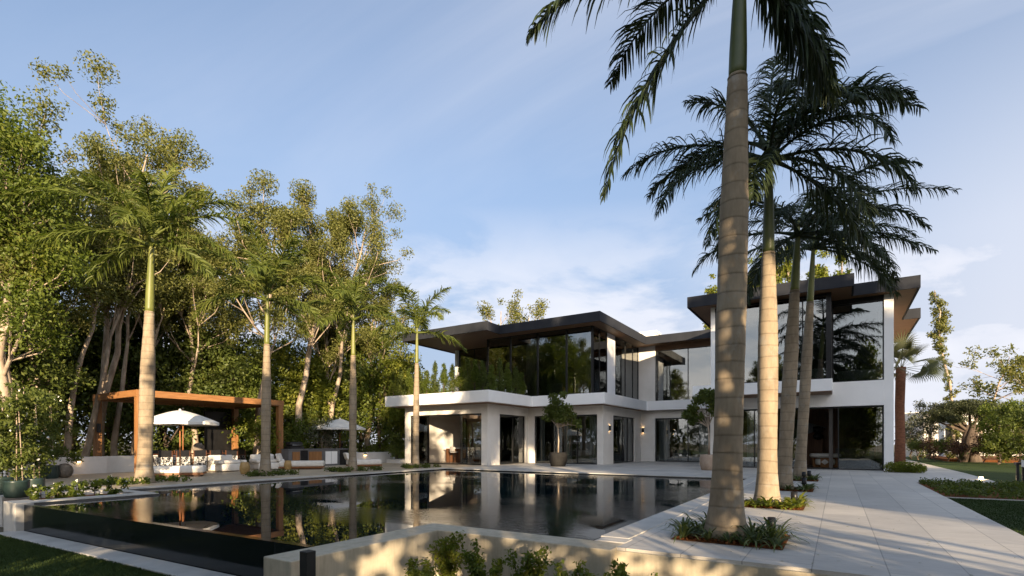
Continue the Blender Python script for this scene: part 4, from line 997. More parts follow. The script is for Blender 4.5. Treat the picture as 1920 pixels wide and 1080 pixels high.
rt('leaning_tree', 'loose ochre tree leaning right above the cloud pruned tree', 'tree', 1826, 59, 9.6, 402, 1500, 'leaf_olive', size=.24, rad=.5, fork=.55, limbs=8, spread=.30, lean=(2.0, -1.4), bark='bark_pale', upright=.4)
rt('leaning_tree', 'loose leafy branch tree at right picture edge', 'tree', 1925, 52, 8.2, 403, 2200, 'leaf_olive', size=.24, rad=.7, fork=.5, limbs=8, spread=.3, bark='bark_pale', upright=.4)
# cloud pruned tree
bx0, by0 = xy(1818, 46.5), 46.5
t = thing('cloud_pruned_tree', 'dark cloud pruned tree with flat pads and gnarled trunk', 'tree', (bx0, by0, 0))
mb = MB(); rnd = random.Random(9)
for k in range(5):
    a = k * 1.26; mb.tube([(bx0 + .42 * math.cos(a), by0 + .42 * math.sin(a), -.1), (bx0 + .26 * math.cos(a + .3), by0 + .26 * math.sin(a + .3), .7), (bx0 + .20 * math.cos(a + .8), by0 + .2 * math.sin(a + .8), 1.6), (bx0 + .15 + .25 * math.cos(a + 1), by0 + .25 * math.sin(a + 1), 2.5)], [.30, .24, .22, .13], 8)
pads = [(-1.5, 0, 3.25, 1.05), (-.6, .3, 3.75, 1.15), (.5, -.2, 3.5, 1.2), (1.5, .2, 3.35, 1.1), (-1.9, -.3, 2.85, .6), (.1, .5, 3.9, .95), (1.0, .5, 3.0, .8), (-.9, -.5, 2.9, .75), (2.2, 0, 3.1, .55)]
for dx, dy, z, r in pads: mb.tube([(bx0 + .1, by0, 1.9), (bx0 + dx * .5, by0 + dy * .5, 2.3 + (z - 2.6) * .3), (bx0 + dx, by0 + dy, z)], [.13, .09, .04], 6)
mb.build('trunk', M['bark_dark'], t)
rng = np.random.default_rng(19)
C = blob_points([(bx0 + dx, by0 + dy, z) for dx, dy, z, r in pads], [r for *_, r in pads], 26000, rng, .4, .42)
Vv, Ff = leaf_quads(C, .12, rng, .35); build_np('crown', Vv, Ff, M['leaf_pine'], t)
# fan palm beside the villa
fx, fy = xy(1687, 33.5), 33.5
t = thing('fan_palm', 'short fan palm with red brown fibrous trunk against villa corner', 'palm tree', (fx, fy, -.03))
MB().tube([(fx, fy, -.05), (fx + .02, fy, 1.5), (fx, fy, 3.2), (fx + .05, fy, 5.2)], [.26, .215, .21, .22], 14).build('trunk', M['red_cladding'], t)
def fan(o, az, el, L, rng):
    hd = np.array([math.cos(az) * math.cos(el), math.sin(az) * math.cos(el), math.sin(el)]); o = np.array(o); c = o + hd * L
    sd = np.cross(hd, [0, 0, 1]); sd /= np.linalg.norm(sd); no = np.cross(sd, hd); ro = rng.uniform(-1.2, 1.2); sd, no = sd * math.cos(ro) + no * math.sin(ro), no * math.cos(ro) - sd * math.sin(ro)
    n = 26; a = np.linspace(-1.9, 1.9, n); d = np.cos(a)[:, None] * hd + np.sin(a)[:, None] * sd + no * .12
    ll = L * .85 * (1 - .12 * np.abs(a)); P = [np.repeat(c[None], n, 0)]; cur = d.copy()
    for j in range(4):
        P.append(P[-1] + cur * (ll / 4)[:, None]); cur = cur + np.array([0, 0, -.16 * (j + .4)]); cur /= np.linalg.norm(cur, axis=1)[:, None]
    W = np.repeat(np.array([[.008, .022, .026, .015, .003]]), n, 0); v, f = strips(np.stack(P, 1), W, np.cross(d, no))
    v2, f2 = strips(np.stack([o, (o + c) / 2, c])[None], np.full((1, 3), .018), sd[None]); return np.vstack([v, v2]), np.vstack([f, f2 + len(v)])
for k in range(24):
    v, f = fan((fx + .05, fy, 5.0 + .01 * k), k * 2.4, [1.15, .7, .2, -.35][k * 4 // 24] + rng.uniform(-.15, .15), rng.uniform(.95, 1.35), rng); build_np('frond', v, f, M['leaf_pine'], t)
g5 = 'shrubs of the right garden'
SH = [(1708, 53, 3.4, 'leaf_grey', 2600, 'silvery bush beside red brown fan palm trunk'), (1742, 53, 4.6, 'leaf_grey', 3600, 'tall silvery olive bush before the sunlit garden wall'),
      (1872, 43, 3.5, 'leaf_bright', 5200, 'green bush right of cloud pruned tree trunk'), (1912, 41, 3.7, 'leaf_dark', 6000, 'dark bush at right picture edge'), (1890, 50, 4.2, 'leaf_dark', 5200, 'dark bush behind the right green bush'), (1940, 37, 3.2, 'leaf_dark', 4200, 'dark bush partly cut by right picture edge'), (1850, 54, 4.4, 'leaf_dark', 4200, 'dark bush behind the cloud pruned trunk')]
for k, (px, Y, h, m, n, lab) in enumerate(SH): rt('garden_bush', lab, 'bush', px, Y, h, 420 + k, n, m, size=.15, rad=.42, group=g5, fork=.12, limbs=11, spread=.26, twigs=3, low=(12, .2, h * .6, .6, .45))
for k, (px, Y, m, lab) in enumerate([(1722, 50, 'leaf_dark', 'low dark shrub at left end of mulch bed'), (1752, 48, 'leaf_red', 'low reddish shrub in mulch bed, left one'), (1778, 46, 'leaf_dark', 'low dark shrub just left of cloud pruned trunk'), (1800, 45, 'leaf_red', 'reddish shrub in front of cloud pruned trunk'), (1845, 44.2, 'leaf_red', 'reddish flowering shrub right of gnarled trunk'), (1872, 41.5, 'leaf_dark', 'low dark shrub on mulch under the green bush')]):
    rt('low_shrub', lab, 'shrub', px, Y, 1.05, 440 + k, 2000, m, size=.12, rad=.36, group='low shrubs on the mulch bed', fork=.1, limbs=8, spread=.5, twigs=2, z=.05)
cx_, cy_ = xy(1690, 27.6), 27.6
C = blob_points([(cx_ + dx, cy_ + dy, .18) for dx, dy in ((-.3, 0), (.1, .1), (.45, -.05), (.7, .1))], [.36, .42, .36, .22], 3500, np.random.default_rng(3)); C = C[C[:, 2] > .0]
Vv, Ff = leaf_quads(C, .09, rng, .4); o = build_np('low_shrub', Vv, Ff, M['leaf_lime'], None, (cx_, cy_, 0)); tag(o, 'low bright green shrub at foot of villa right corner', 'shrub')
tag(MB().box(xy(1690, 62), 60, 62, 62.4, -.5, 4.2).build('garden_wall', M['white_render'], None), 'pale garden wall catching sun behind the silvery bushes', 'wall')
gh = thing('garden_house', 'small pale building behind the cloud pruned tree', 'building', (xy(1785, 58), 58, 0))
gx0, gx1 = xy(1770, 57), xy(1800, 57)
MB().box(gx0, gx1, 57, 60, -.3, 4.4).build('wall', M['white_parapet'], gh); MB().box(gx0 - .15, gx1 + .15, 56.8, 60.1, 4.4, 4.6).build('roof', M['fascia'], gh); MB().box(gx1 - .9, gx1 - .3, 56.93, 56.997, 1.2, 2.9).build('window', M['dark_metal'], gh)
# low bed of ground cover, right
rng = np.random.default_rng(41)
pts = []
while len(pts) < 1500:
    x_ = rng.uniform(2.2, 12); y_ = rng.uniform(15.7, 20.7)
    pts.append((x_, y_, rng.uniform(.02, .10)))
C = blob_points(pts, rng.uniform(.08, .17, len(pts)), 34000, rng); C = C[(C[:, 2] > 0) & (C[:, 1] > 15.64) & (C[:, 0] > 2.14)]
Vv, Ff = leaf_quads(C, .07, rng, .6); o = build_np('ground_cover', Vv, Ff, M['leaf_dark'], None, (7, 18, 0)); tag(o, 'low dark ground cover filling bed right of path', 'ground cover', kind='stuff')
# hedge plants of the terrace, one by one
hedge = [(xy(p, 23.05), 23.05) for p in (738, 752, 767, 784, 800, 816, 832, 848, 863, 877, 891, 905)] + [(-16.05, 23.35), (-16.05, 24.2), (-16.1, 25.1), (-16.1, 26.0), (-16.2, 26.8)]
ks = []
for k in range(4):
    rg = np.random.default_rng(500 + k); rn = random.Random(k)
    root = thing('terrace_conifer', 'x', 'conifer', (0, 0, 0), 'conifers lining the upper terrace')
    MB().tube([(0, 0, 0), (0, 0, 1.5)], [.03, .01], 6).build('stem', M['bark_dark'], root)
    cc = []; rr = []
    for i in range(30):
        z = rn.uniform(.12, 1.62); w = .225 * (1 - (z / 1.8) ** 1.6) + .02; a = rn.random() * 6.28
        cc.append((w * .6 * math.cos(a), w * .6 * math.sin(a), z)); rr.append(w * .62 + .05)
    Vv, Ff = leaf_quads(blob_points(cc, rr, 2600, rg, .6, 1.5), .085, rg, .4); build_np('foliage', Vv, Ff, M[['leaf_bright', 'leaf_dark', 'leaf_bright', 'leaf_dark'][k]], root)
    ks.append(root)
for i, (x_, y_) in enumerate(hedge):
    lab = '%s green conifer along the front white parapet, from its left end' % ['first', 'second', 'third', 'fourth', 'fifth', 'sixth', 'seventh', 'eighth', 'ninth', 'tenth', 'eleventh', 'twelfth'][i] if i < 12 else ['conifer at the outer corner of white parapet', 'second conifer behind the corner along the receding parapet', 'conifer in middle of the receding parapet side', 'fourth conifer along the receding parapet side', 'innermost conifer, against the wide upper glass'][i - 12]
    if i < 4: ks[i].location = (x_, y_, ZP); ks[i]['label'] = lab; ks[i].scale = (1.1, 1.1, [.95, 1.05, 1, 1.1][i])
    else:
        o = dup(ks[i % 4], (x_, y_, ZP), i * 1.3, lab); o.scale = (1.1, 1.1, .9 + .08 * ((i * 7) % 4))
# ================================================================== patio: pergola, walls, furniture
PX0, PX1, PY0, PY1, PZ = -28.9, -24.5, 9.83, 16.5, 3.47
pg = thing('pergola', 'timber pergola with flat slatted roof over the dining table', 'pergola', (-26.7, 13.2, 0))
for (x0, y0, nm) in ((PX1 - .26, PY0, 0), (PX1 - .26, PY1 - .26, 0), (PX0, PY0, 0), (PX0, PY1 - .26, 0)):
    MB().box(x0, x0 + .26, y0, y0 + .26, -.02, PZ - .28).build('post', M['wood_z'], pg, bevel=.008)
MB().box(PX1 - .14, PX1 + .02, PY0 - .02, PY1 + .02, PZ - .28, PZ).build('beam', M['wood_y'], pg, bevel=.008); MB().box(PX0 - .02, PX0 + .14, PY0 - .02, PY1 + .02, PZ - .28, PZ).build('beam', M['wood_y'], pg, bevel=.008)
MB().box(PX0 + .14, PX1 - .14, PY0 - .02, PY0 + .14, PZ - .28, PZ).build('beam', M['wood_x'], pg, bevel=.008); MB().box(PX0 + .14, PX1 - .14, PY1 - .14, PY1 + .02, PZ - .28, PZ).build('beam', M['wood_x'], pg, bevel=.008)
b = MB(); n = 44
for i in range(n):
    yy = PY0 + .17 + (PY1 - PY0 - .34) * i / (n - 1); b.box(PX0 + .145, PX1 - .145, yy - .03, yy + .03, PZ - .21, PZ - .05)
b.build('roof_slats', M['wood_x'], pg)
for y0 in (PY0 + .05, PY1 - .21): MB().box(PX0 + .26, PX0 + .34, y0, y0 + .14, 1.75, 2.15).build('lamp', M['black'], pg)
MB().box(PX1 - .30, PX1 - .261, PY1 - .2, PY1 - .1, 1.75, 2.1).build('lamp', M['black'], pg)
MB().box(-29.2, -29.1, 14.9, 16.6, 0, 3.0).build('back_screen', M['dark_metal'], pg)
def lowwall(name, label, x0, x1, y0, y1, h, lamp=None):
    o = thing(name, label, 'wall', ((x0 + x1) / 2, (y0 + y1) / 2, 0))
    MB().box(x0, x1, y0, y1, -.02, h).build('wall', M['low_wall'], o, bevel=.01)
    if lamp:
        d = MB(); d.lathe([(.05, .52), (.085, .56), (.085, .60), (.05, .62)], (x1 + .06, lamp), 12); d.build('lamp', M['black'], o)
        MB().lathe([(.03, .47), (.075, .49), (.06, .52)], (x1 + .06, lamp), 12).build('bulb', M['lamp'], o)
    return o
lowwall('low_wall', 'low white wall with a small round lamp, left of pergola', -26.4, -26.0, 6.9, 9.35, .69, yx(147, -26.0))
lowwall('low_wall', 'low white wall between the lamp wall and front pergola post', -26.6, -26.25, 9.353, 12.4, .70)
lowwall('low_wall', 'low white wall with dark round lamp right of outdoor kitchen', -25.2, -24.8, yx(668, -24.8), yx(733, -24.8), .68, yx(684, -24.8))
lowwall('low_wall', 'stepped low concrete wall at the villa left corner', -24.4, -23.2, yx(733, -24.0), 25.6, .22)
# umbrellas
def umbrella(x, y, hw, zr, ztop, label, dome, mat='white_canvas', rz=.2):
    t = thing('sun_umbrella', label, 'umbrella', (x, y, 0), 'white sun umbrellas on the patio')
    n = 8; vs = []; rings = 7; fs = []
    for i in range(rings):
        q = i / (rings - 1)
        for k in range(n * 4):
            a = rz + 2 * PI * k / (n * 4); c = abs(((k / 4.0) % 1) - .5) * 2
            rr = hw * q * (1 - .05 * (1 - c) * q)
            z = ztop - (ztop - zr) * (q ** (1.0 + dome)) + .05 * (1 - c) * q * (1 - q)
            vs.append((x + rr * math.cos(a), y + rr * math.sin(a), z - .02 * (1 - c) * q))
    for i in range(rings - 1):
        for k in range(n * 4): fs.append((i * 32 + k, i * 32 + (k + 1) % 32, i * 32 + 32 + (k + 1) % 32, i * 32 + 32 + k))
    last = (rings - 1) * 32; base = len(vs)
    for k in range(32): vs.append((vs[last + k][0] * .999 + x * .001, vs[last + k][1] * .999 + y * .001, vs[last + k][2] - .11))
    fs += [(last + k, last + (k + 1) % 32, base + (k + 1) % 32, base + k) for k in range(32)]
    MB().add(vs, fs, False).build('canopy', M[mat], t)
    MB().tube([(x, y, 0), (x, y, ztop - .03)], .028, 10).build('pole', M['brown_wood'], t)
    r = MB()
    for k in range(n):
        a = rz + 2 * PI * k / n
        r.tube([(x, y, ztop - .10), (x + hw * .5 * math.cos(a), y + hw * .5 * math.sin(a), ztop - (ztop - zr) * .5 ** (1 + dome) - .04), (x + hw * .97 * math.cos(a), y + hw * .97 * math.sin(a), zr - .02)], .011, 5)
        r.tube([(x, y, zr - .15), (x + hw * .5 * math.cos(a), y + hw * .5 * math.sin(a), ztop - (ztop - zr) * .5 ** (1 + dome) - .05)], .009, 5)
    r.build('ribs', M['brown_wood'], t)
    MB().lathe([(.30, .001), (.30, .06), (.06, .08), (.05, .3)], (x, y), 16).build('base', M['black'], t)
    MB().lathe([(.04, ztop - .02), (.05, ztop + .02), (.01, ztop + .06)], (x, y), 8).build('finial', M['white_canvas'], t)
umbrella(-22.4, 10.5, 1.38, 2.10, 2.58, 'large domed white umbrella over loungers beside the nearest patio palm', .35)
umbrella(-25.2, 20.7, 1.50, 2.16, 2.72, 'smaller peaked white umbrella above the outdoor kitchen', .15)
umbrella(-26.6, 12.6, .05, 2.2, 2.9, 'closed brown umbrella pole standing behind the large domed umbrella', .1, 'brown_wood')
# dining set
t = thing('dining_table', 'long dark outdoor dining table under the timber pergola', 'table', (-26.75, 12.9, 0))
MB().box(-27.2, -26.25, 11.0, 14.9, .71, .76).build('tabletop', M['brown_chair'], t, bevel=.006)
for sx in (-27.1, -26.43):
    for sy in (11.1, 14.7): MB().box(sx, sx + .08, sy, sy + .08, 0, .709).build('leg', M['brown_chair'], t)
t = thing('globe_ornament', 'grey stone ball ornament on the dark dining table', 'ornament', (-26.7, yx(372, -26.7), .76))
MB().lathe([(.06, .76), (.20, .82), (.27, .98), (.25, 1.12), (.14, 1.24), (.03, 1.27)], (-26.7, yx(372, -26.7)), 18).build('ball', M['boulder'], t); MB().lathe([(.10, .761), (.10, .775), (.07, .79)], (-26.7, yx(372, -26.7)), 12).build('stand', M['black'], t)
def director_chair(label):
    t = thing('director_chair', label, 'chair', (0, 0, 0), 'patterned chairs at the dining table')
    for s in (-1, 1):
        MB().tube([(-.28, s * .24, 0), (.24, s * .27, .44)], .017, 6).build('leg', M['brown_chair'], t)
        MB().tube([(.26, s * .24, 0), (-.24, s * .27, .44)], .017, 6).build('leg', M['brown_chair'], t)
        MB().box(-.29, .27, s * .28 - .022, s * .28 + .022, .63, .66).build('armrest', M['brown_chair'], t)
        MB().box(.20, .235, s * .28 - .016, s * .28 + .016, .44, .90).build('post', M['brown_chair'], t)
        MB().box(-.26, -.225, s * .28 - .016, s * .28 + .016, .44, .63).build('post', M['brown_chair'], t)
    MB().box(-.26, .24, -.26, .26, .44, .465).build('seat', M['black'], t)
    MB().box(.205, .228, -.262, .262, .62, .92).build('backrest', M['black'], t)
    MB().box(.238, .246, -.29, .29, .03, .62).build('fabric_panel', M['pattern'], t)
    return t
dc = director_chair('patterned director chair nearest the domed umbrella pole'); dc.location = (-25.75, 11.35, 0)
for i, (x, y, rz, lab) in enumerate([(-25.75, 12.1, 0, 'second patterned director chair from left on the pool side of table'), (-25.75, 12.85, 0, 'third patterned director chair on pool side of dining table'), (-25.75, 13.6, 0, 'fourth patterned director chair on pool side of dining table'), (-25.75, 14.35, 0, 'patterned director chair at right end of pool side row'),
        (-26.7, 15.35, PI / 2, 'director chair at the right head of dining table'), (-27.7, 12.0, PI, 'director chair on far side of dining table, left one'), (-27.7, 13.1, PI, 'director chair on far side of dining table, behind the ball'), (-27.7, 14.2, PI, 'director chair on far side of dining table, right one')]):
    dup(dc, (x, y, 0), rz, lab)
# loungers, sofas, stools
def lounger(x, y, rz, label, back=True, L=1.9):
    t = thing('sun_lounger', label, 'lounger', (0, 0, 0), 'white loungers by the pool')
    MB().box(-L / 2, L / 2, -.40, .40, .07, .13).build('frame', M['brown_wood'], t)
    MB().box(-L / 2 + .1, L / 2 - .1, -.32, .32, 0, .07).build('plinth', M['dark_wood'], t)
    MB().rbox(-L / 2, L / 2, -.41, .41, .131, .40, .07, seg=3).build('mattress', M['white_soft'], t)
    if back:
        bm = MB(); bm.add([(-L / 2 - .05, -.4, .40), (-L / 2 - .05, .4, .40), (-L / 2 - .16, -.4, .74), (-L / 2 - .16, .4, .74), (-L / 2 + .12, -.4, .40), (-L / 2 + .12, .4, .40), (-L / 2 + .0, -.4, .77), (-L / 2 + .0, .4, .77)],
               [(0, 1, 3, 2), (5, 4, 6, 7), (2, 3, 7, 6), (0, 2, 6, 4), (1, 5, 7, 3), (0, 4, 5, 1)]); bm.build('backrest', M['white_soft'], t, bevel=.04)
    t.location = (x, y, 0); t.rotation_euler = (0, 0, rz); return t
lounger(-21.1, 9.75, R(55), 'white lounger right of the nearest patio palm trunk')
lounger(-21.9, 15.75, R(48), 'white lounger between the double sofa and outdoor kitchen', L=2.0)
lounger(-21.0, 18.8, R(60), 'white lounger right of the small umbrella palm trunk', L=1.7)
def armsofa(x, y, rz, label, w=1.0):
    t = thing('armchair', label, 'armchair', (0, 0, 0), 'white armchairs behind second patio palm')
    MB().rbox(-w / 2, w / 2, -.45, .45, .03, .34, .06, seg=3).build('base', M['white_soft'], t)
    MB().rbox(-w / 2 + .16, w / 2 - .1, -.30, .44, .345, .50, .06, seg=3).build('seat_cushion', M['white_soft'], t)
    MB().rbox(-w / 2, w / 2, .46, .64, .03, .72, .07, seg=3).build('backrest', M['white_soft'], t)
    for s in (-1, 1): MB().rbox(s * w / 2 - .10, s * w / 2 + .10, -.45, .455, .345, .50, .06, seg=3).build('armrest', M['white_soft'], t)
    t.location = (x, y, 0); t.rotation_euler = (0, 0, rz); return t
armsofa(-23.0, 12.75, R(92), 'white armchair left of the second patio palm trunk', 1.1)
armsofa(-22.8, 14.5, R(80), 'white armchair right of the second patio palm trunk', 1.1)
def drum(x, y, h, r, label):
    t = thing('garden_stool', label, 'stool', (x, y, 0), 'mustard ceramic stools')
    MB().lathe([(r * .72, 0), (r * .8, .03), (r, h * .38), (r, h * .62), (r * .82, h - .03), (r * .72, h)], (x, y), 8).build('body', M['mustard'], t)
    MB().lathe([(r * .70, h + .001), (r * .66, h + .012), (r * .1, h + .016)], (x, y), 8).build('lid', M['mustard'], t)
p_ = gp(459, 889); drum(*p_, .47, .20, 'mustard faceted ceramic stool left of second patio palm')
p_ = gp(540, 880.5); drum(*p_, .42, .19, 'mustard faceted ceramic stool beside the middle lounger')
# outdoor kitchen
KX = -23.9; ky = lambda p: yx(p, KX)
t = thing('outdoor_kitchen', 'long grey stone outdoor kitchen counter with wooden and white doors', 'counter', (KX - .4, ky(595), 0))
MB().box(KX - .8, KX, ky(541), ky(652), 0, .89).build('body', M['grey_counter'], t); MB().box(KX - .83, KX + .04, ky(540), ky(653), .89, .95).build('worktop', M['grey_counter'], t, bevel=.006)
for a, b2, m in ((548, 562, 'wood_z'), (579, 603, 'wood_z'), (610, 620.5, 'white_parapet'), (621.3, 632, 'white_parapet')):
    MB().box(KX + .001, KX + .022, ky(a), ky(b2), .10, .80).build('door', M[m], t)
MB().box(KX + .001, KX + .02, ky(563.5), ky(577), .05, .86).build('niche', M['dark_metal'], t); MB().box(KX + .001, KX + .02, ky(637), ky(652), .03, .88).build('niche', M['dark_metal'], t)
yb = ky(560)
t = thing('grill', 'black lidded grill on top of outdoor kitchen', 'grill', (KX - .4, yb, .95))
MB().box(KX - .65, KX - .1, yb - .4, yb + .4, .951, 1.08).build('firebox', M['black'], t); MB().rbox(KX - .63, KX - .12, yb - .38, yb + .38, 1.085, 1.32, .10, seg=3).build('lid', M['black'], t); MB().tube([(KX - .07, yb - .3, 1.15), (KX - .07, yb + .3, 1.15)], .015, 6).build('handle', M['steel'], t)
yb = ky(648)
t = thing('tap', 'black tap with glass bottle on the kitchen counter end', 'tap', (KX - .4, yb, .95))
MB().tube([(KX - .4, yb, .951), (KX - .4, yb, 1.3), (KX - .25, yb, 1.36), (KX - .2, yb, 1.25)], .02, 8).build('spout', M['black'], t); MB().lathe([(.05, .951), (.05, 1.0), (.03, 1.02)], (KX - .4, yb), 10).build('base', M['black'], t)
# left edge: screen wall, potted climbers, boulder
lw = thing('planter_screen', 'white screen wall behind the potted climbers at left edge', 'wall', (-22.5, 5.2, 0))
s0 = gp(10, 905); s1 = gp(80, 897)
MB().prism([(s0[0] - 1.2, s0[1] - 1.0), s0, s1, (s1[0] - .3, s1[1] + .02), (s0[0] - 1.5, s0[1] - .9)], -.4, 1.32).build('wall', M['low_wall'], lw)
MB().prism([(s0[0] - 1.25, s0[1] - 1.05), (s0[0] + .04, s0[1] - .03), (s1[0] + .04, s1[1]), (s1[0] - .34, s1[1] + .05), (s0[0] - 1.55, s0[1] - .9)], 1.32, 1.38).build('coping', M['low_wall'], lw)
def potted(px, py, r, h, H, label, seed, mat='leaf_dark', n=2600, w=.42, white=True):
    x, y = gp(px, py); t = thing('potted_climber', label, 'potted plant', (x, y, -.02), 'staked climbers in green pots')
    MB().lathe([(r * .82, -.02), (r * .9, .02), (r, h * .4), (r * .98, h - .04), (r * 1.02, h), (r * .9, h + .001), (r * .88, h - .04)], (x, y), 20).build('pot', M['pot_green'], t)
    MB().lathe([(r * .87, h - .05), (r * .3, h - .03)], (x, y), 16).build('soil', M['soil'], t)
    rn = random.Random(seed); rg = np.random.default_rng(seed)
    MB().tube([(x, y, h - .05), (x + .02, y, H + .1)], .014, 5).tube([(x + .12, y + .08, h - .05), (x + .10, y, H * .9)], .012, 5).build('stake', M['bark_pale'], t)
    cc = [(x + rn.gauss(0, w * .45), y + rn.gauss(0, w * .45), rn.uniform(h + .1, H)) for _ in range(34)]
    Vv, Ff = leaf_quads(blob_points(cc, [rn.uniform(.14, .30) for _ in cc], n, rg), .10, rg, .42); build_np('foliage', Vv, Ff, M[mat], t)
    Vv, Ff = leaf_quads(blob_points(cc, .3, 26, rg, .2), .07, rg, .9); build_np('blossom', Vv, Ff, M['leaf_white'], t)
potted(93, 897, .27, .46, 3.0, 'dark green pot with tall climber beside grey boulder', 51, w=.55, n=4600)
potted(31, 931, .24, .38, 2.55, 'staked climber in green pot, nearest the pool pier', 52, n=3600)
potted(64, 921, .22, .34, 2.5, 'staked climber in green pot, middle of left edge group', 53, n=3200)
potted(4, 926, .25, .42, 2.3, 'staked climber in green pot cut by left picture edge', 54, n=3200)
potted(44, 906, .25, .40, 2.9, 'tall climber against the white screen wall', 55, n=4200, w=.5)
bxx, byy = gp(121, 895.5)
t = MB().lathe([(.08, -.01), (.21, .05), (.27, .17), (.28, .27), (.24, .40), (.14, .49), (.03, .52)], (bxx, byy), 20, 1, .9).build('boulder', M['boulder'], None); tag(t, 'smooth round grey brown boulder before the low white wall', 'boulder')
# white flowered plants in the bed
def flower_plant(x, y, z, label, seed, h=.32):
    rg = np.random.default_rng(seed); rn = random.Random(seed); t = thing('flowering_plant', label, 'plant', (x, y, z), 'white flowered plants by pool coping')
    cc = [(x + rn.gauss(0, .14), y + rn.gauss(0, .14), z + rn.uniform(.06, h)) for _ in range(12)]
    MB().tube([(x, y, z), (x, y, z + h * .7)], .01, 5).build('stem', M['bark_dark'], t)
    Vv, Ff = leaf_quads(blob_points(cc, .09, 260, rg), .10, rg, .5); build_np('foliage', Vv, Ff, M['leaf_bright'], t)
    Vv, Ff = leaf_quads(blob_points([(c[0], c[1], c[2] + .04) for c in cc[:6]], .04, 26, rg), .05, rg, .9); build_np('blossom', Vv, Ff, M['leaf_white'], t)
for k, (yy, lab) in enumerate([(4.25, 'white flowered plant nearest the pool end pier'), (4.55, 'white flowered plant second from pool end pier'), (4.9, 'white flowered plant in middle of the coping bed'), (5.25, 'white flowered plant right of the bed middle'), (5.6, 'tall leafed plant at the far end of coping bed')]): flower_plant(-15.35, yy, -.1, lab, 60 + k, .42 + .08 * (k == 4))
g = 'potted trees before the villa'
def potted_tree(x, y, pr, ph, crown, label, seed, pot, n, hz):
    rg = np.random.default_rng(seed); rn = random.Random(seed); t = thing('potted_tree', label, 'potted tree', (x, y, 0), g)
    MB().lathe([(pr * .72, 0), (pr * .8, .02), (pr, ph * .45), (pr * .99, ph * .8), (pr * .9, ph), (pr * .80, ph), (pr * .78, ph - .08)], (x, y), 24).build('pot', M[pot], t)
    MB().lathe([(pr * .79, ph - .09), (pr * .2, ph - .06)], (x, y), 16).build('soil', M['soil'], t)
    mb = MB(); mb.tube([(x, y, ph - .1), (x + .03, y, ph + .6), (x - .02, y, hz)], [.045, .04, .035], 8)
    for cx, cy, cz, r in crown: mb.tube([(x - .02, y, hz - .2), (x + cx * .5, y + cy * .5, hz + (cz - hz) * .4), (x + cx, y + cy, cz)], [.03, .02, .008], 5)
    mb.build('trunk', M['bark_pale'], t)
    Vv, Ff = leaf_quads(blob_points([(x + cx, y + cy, cz) for cx, cy, cz, r in crown], [r for *_, r in crown], n, rg, .6), .14, rg, .6); build_np('crown', Vv, Ff, M['leaf_dark'], t)
px_, py_ = gp(1046.5, 874.5)
cr = [(-.3, 0, 3.75, .30), (.28, .1, 3.85, .28), (0, -.2, 3.4, .42), (-.55, .1, 3.05, .40), (-.65, 0, 2.65, .34), (.5, -.1, 3.1, .42), (-.2, .2, 2.7, .42), (.25, -.2, 2.6, .40), (.75, 0, 2.7, .36), (1.05, .1, 2.35, .28), (1.25, 0, 2.15, .18), (.0, .0, 2.95, .5), (.6, .2, 2.3, .25)]
potted_tree(px_, py_, .49, .76, cr, 'round leafy tree in big grey pot in front of glass doors', 71, 'pot_grey', 3600, 2.3)
cr = [(-.45, 0, 3.3, .36), (-.2, .1, 3.6, .3), (-.7, -.1, 2.9, .30), (-.95, 0, 2.6, .34), (-.5, .1, 2.5, .36), (.1, 0, 3.3, .5), (.3, .1, 2.8, .45), (-.75, 0, 2.25, .22), (.4, 0, 3.2, .34), (.1, -.1, 3.6, .26)]
potted_tree(-5.1, 25.3, .40, .72, cr, 'leafy tree in pale clay pot partly hidden by largest palm', 72, 'terracotta', 3400, 2.2)
# ================================================================== path planters, spot lamps, strap leaved plants
def strap_plant(x, y, z, L, label, seed, n=26, w=.016, mat='strap'):
    rg = np.random.default_rng(seed)
    az = rg.uniform(0, 2 * PI, n); el = rg.uniform(.5, 1.35, n); ll = L * rg.uniform(.6, 1.15, n)
    P = [np.stack([x + .03 * np.cos(az), y + .03 * np.sin(az), np.full(n, z)], 1)]
    for j in range(7):
        e = el - (j / 6) ** 1.3 * rg.uniform(.9, 1.7, n)
        P.append(P[-1] + np.stack([np.cos(az) * np.cos(e), np.sin(az) * np.cos(e), np.sin(e)], 1) * (ll / 7)[:, None])
    W = np.array([.7, .95, 1, 1, .95, .8, .5, .05])[None] * (w * rg.uniform(.8, 1.2, n))[:, None]
    Vv, Ff = strips(np.stack(P, 1), W, np.stack([-np.sin(az), np.cos(az), np.zeros(n)], 1))
    o = build_np('strap_leaf_plant', Vv, Ff, M[mat], None, (x, y, z)); return tag(o, label, 'plant', 'strap leaved plants under the path palms')
def bed(y0, y1, k, label):
    t = MB(); t.sheet([(-1.84, y0), (-.54, y0), (-.54, y1), (-1.84, y1)], .006)
    struct('planter_soil', t, M['soil'])
    rg = np.random.default_rng(80 + k)
    # a heap of mulch so the soil is not a flat sheet
    C = np.stack([rg.uniform(-1.80, -.58, 1500), rg.uniform(y0 + .03, y1 - .03, 1500), rg.uniform(.008, .04, 1500)], 1)
    Vv, Ff = leaf_quads(C, .05, rg, .5); o = build_np('bark_mulch', Vv, Ff, M['soil'], None, (-1.2, (y0 + y1) / 2, 0)); tag(o, label, 'mulch', kind='stuff')
names = ['nearest', 'second', 'third', 'farthest']
for k, (y0, y1) in enumerate([(6.78, 7.92), (10.96, 12.1), (15.2, 16.4), (19.45, 20.6)]): bed(y0, y1, k, 'brown bark mulch in the %s path planter' % names[k])
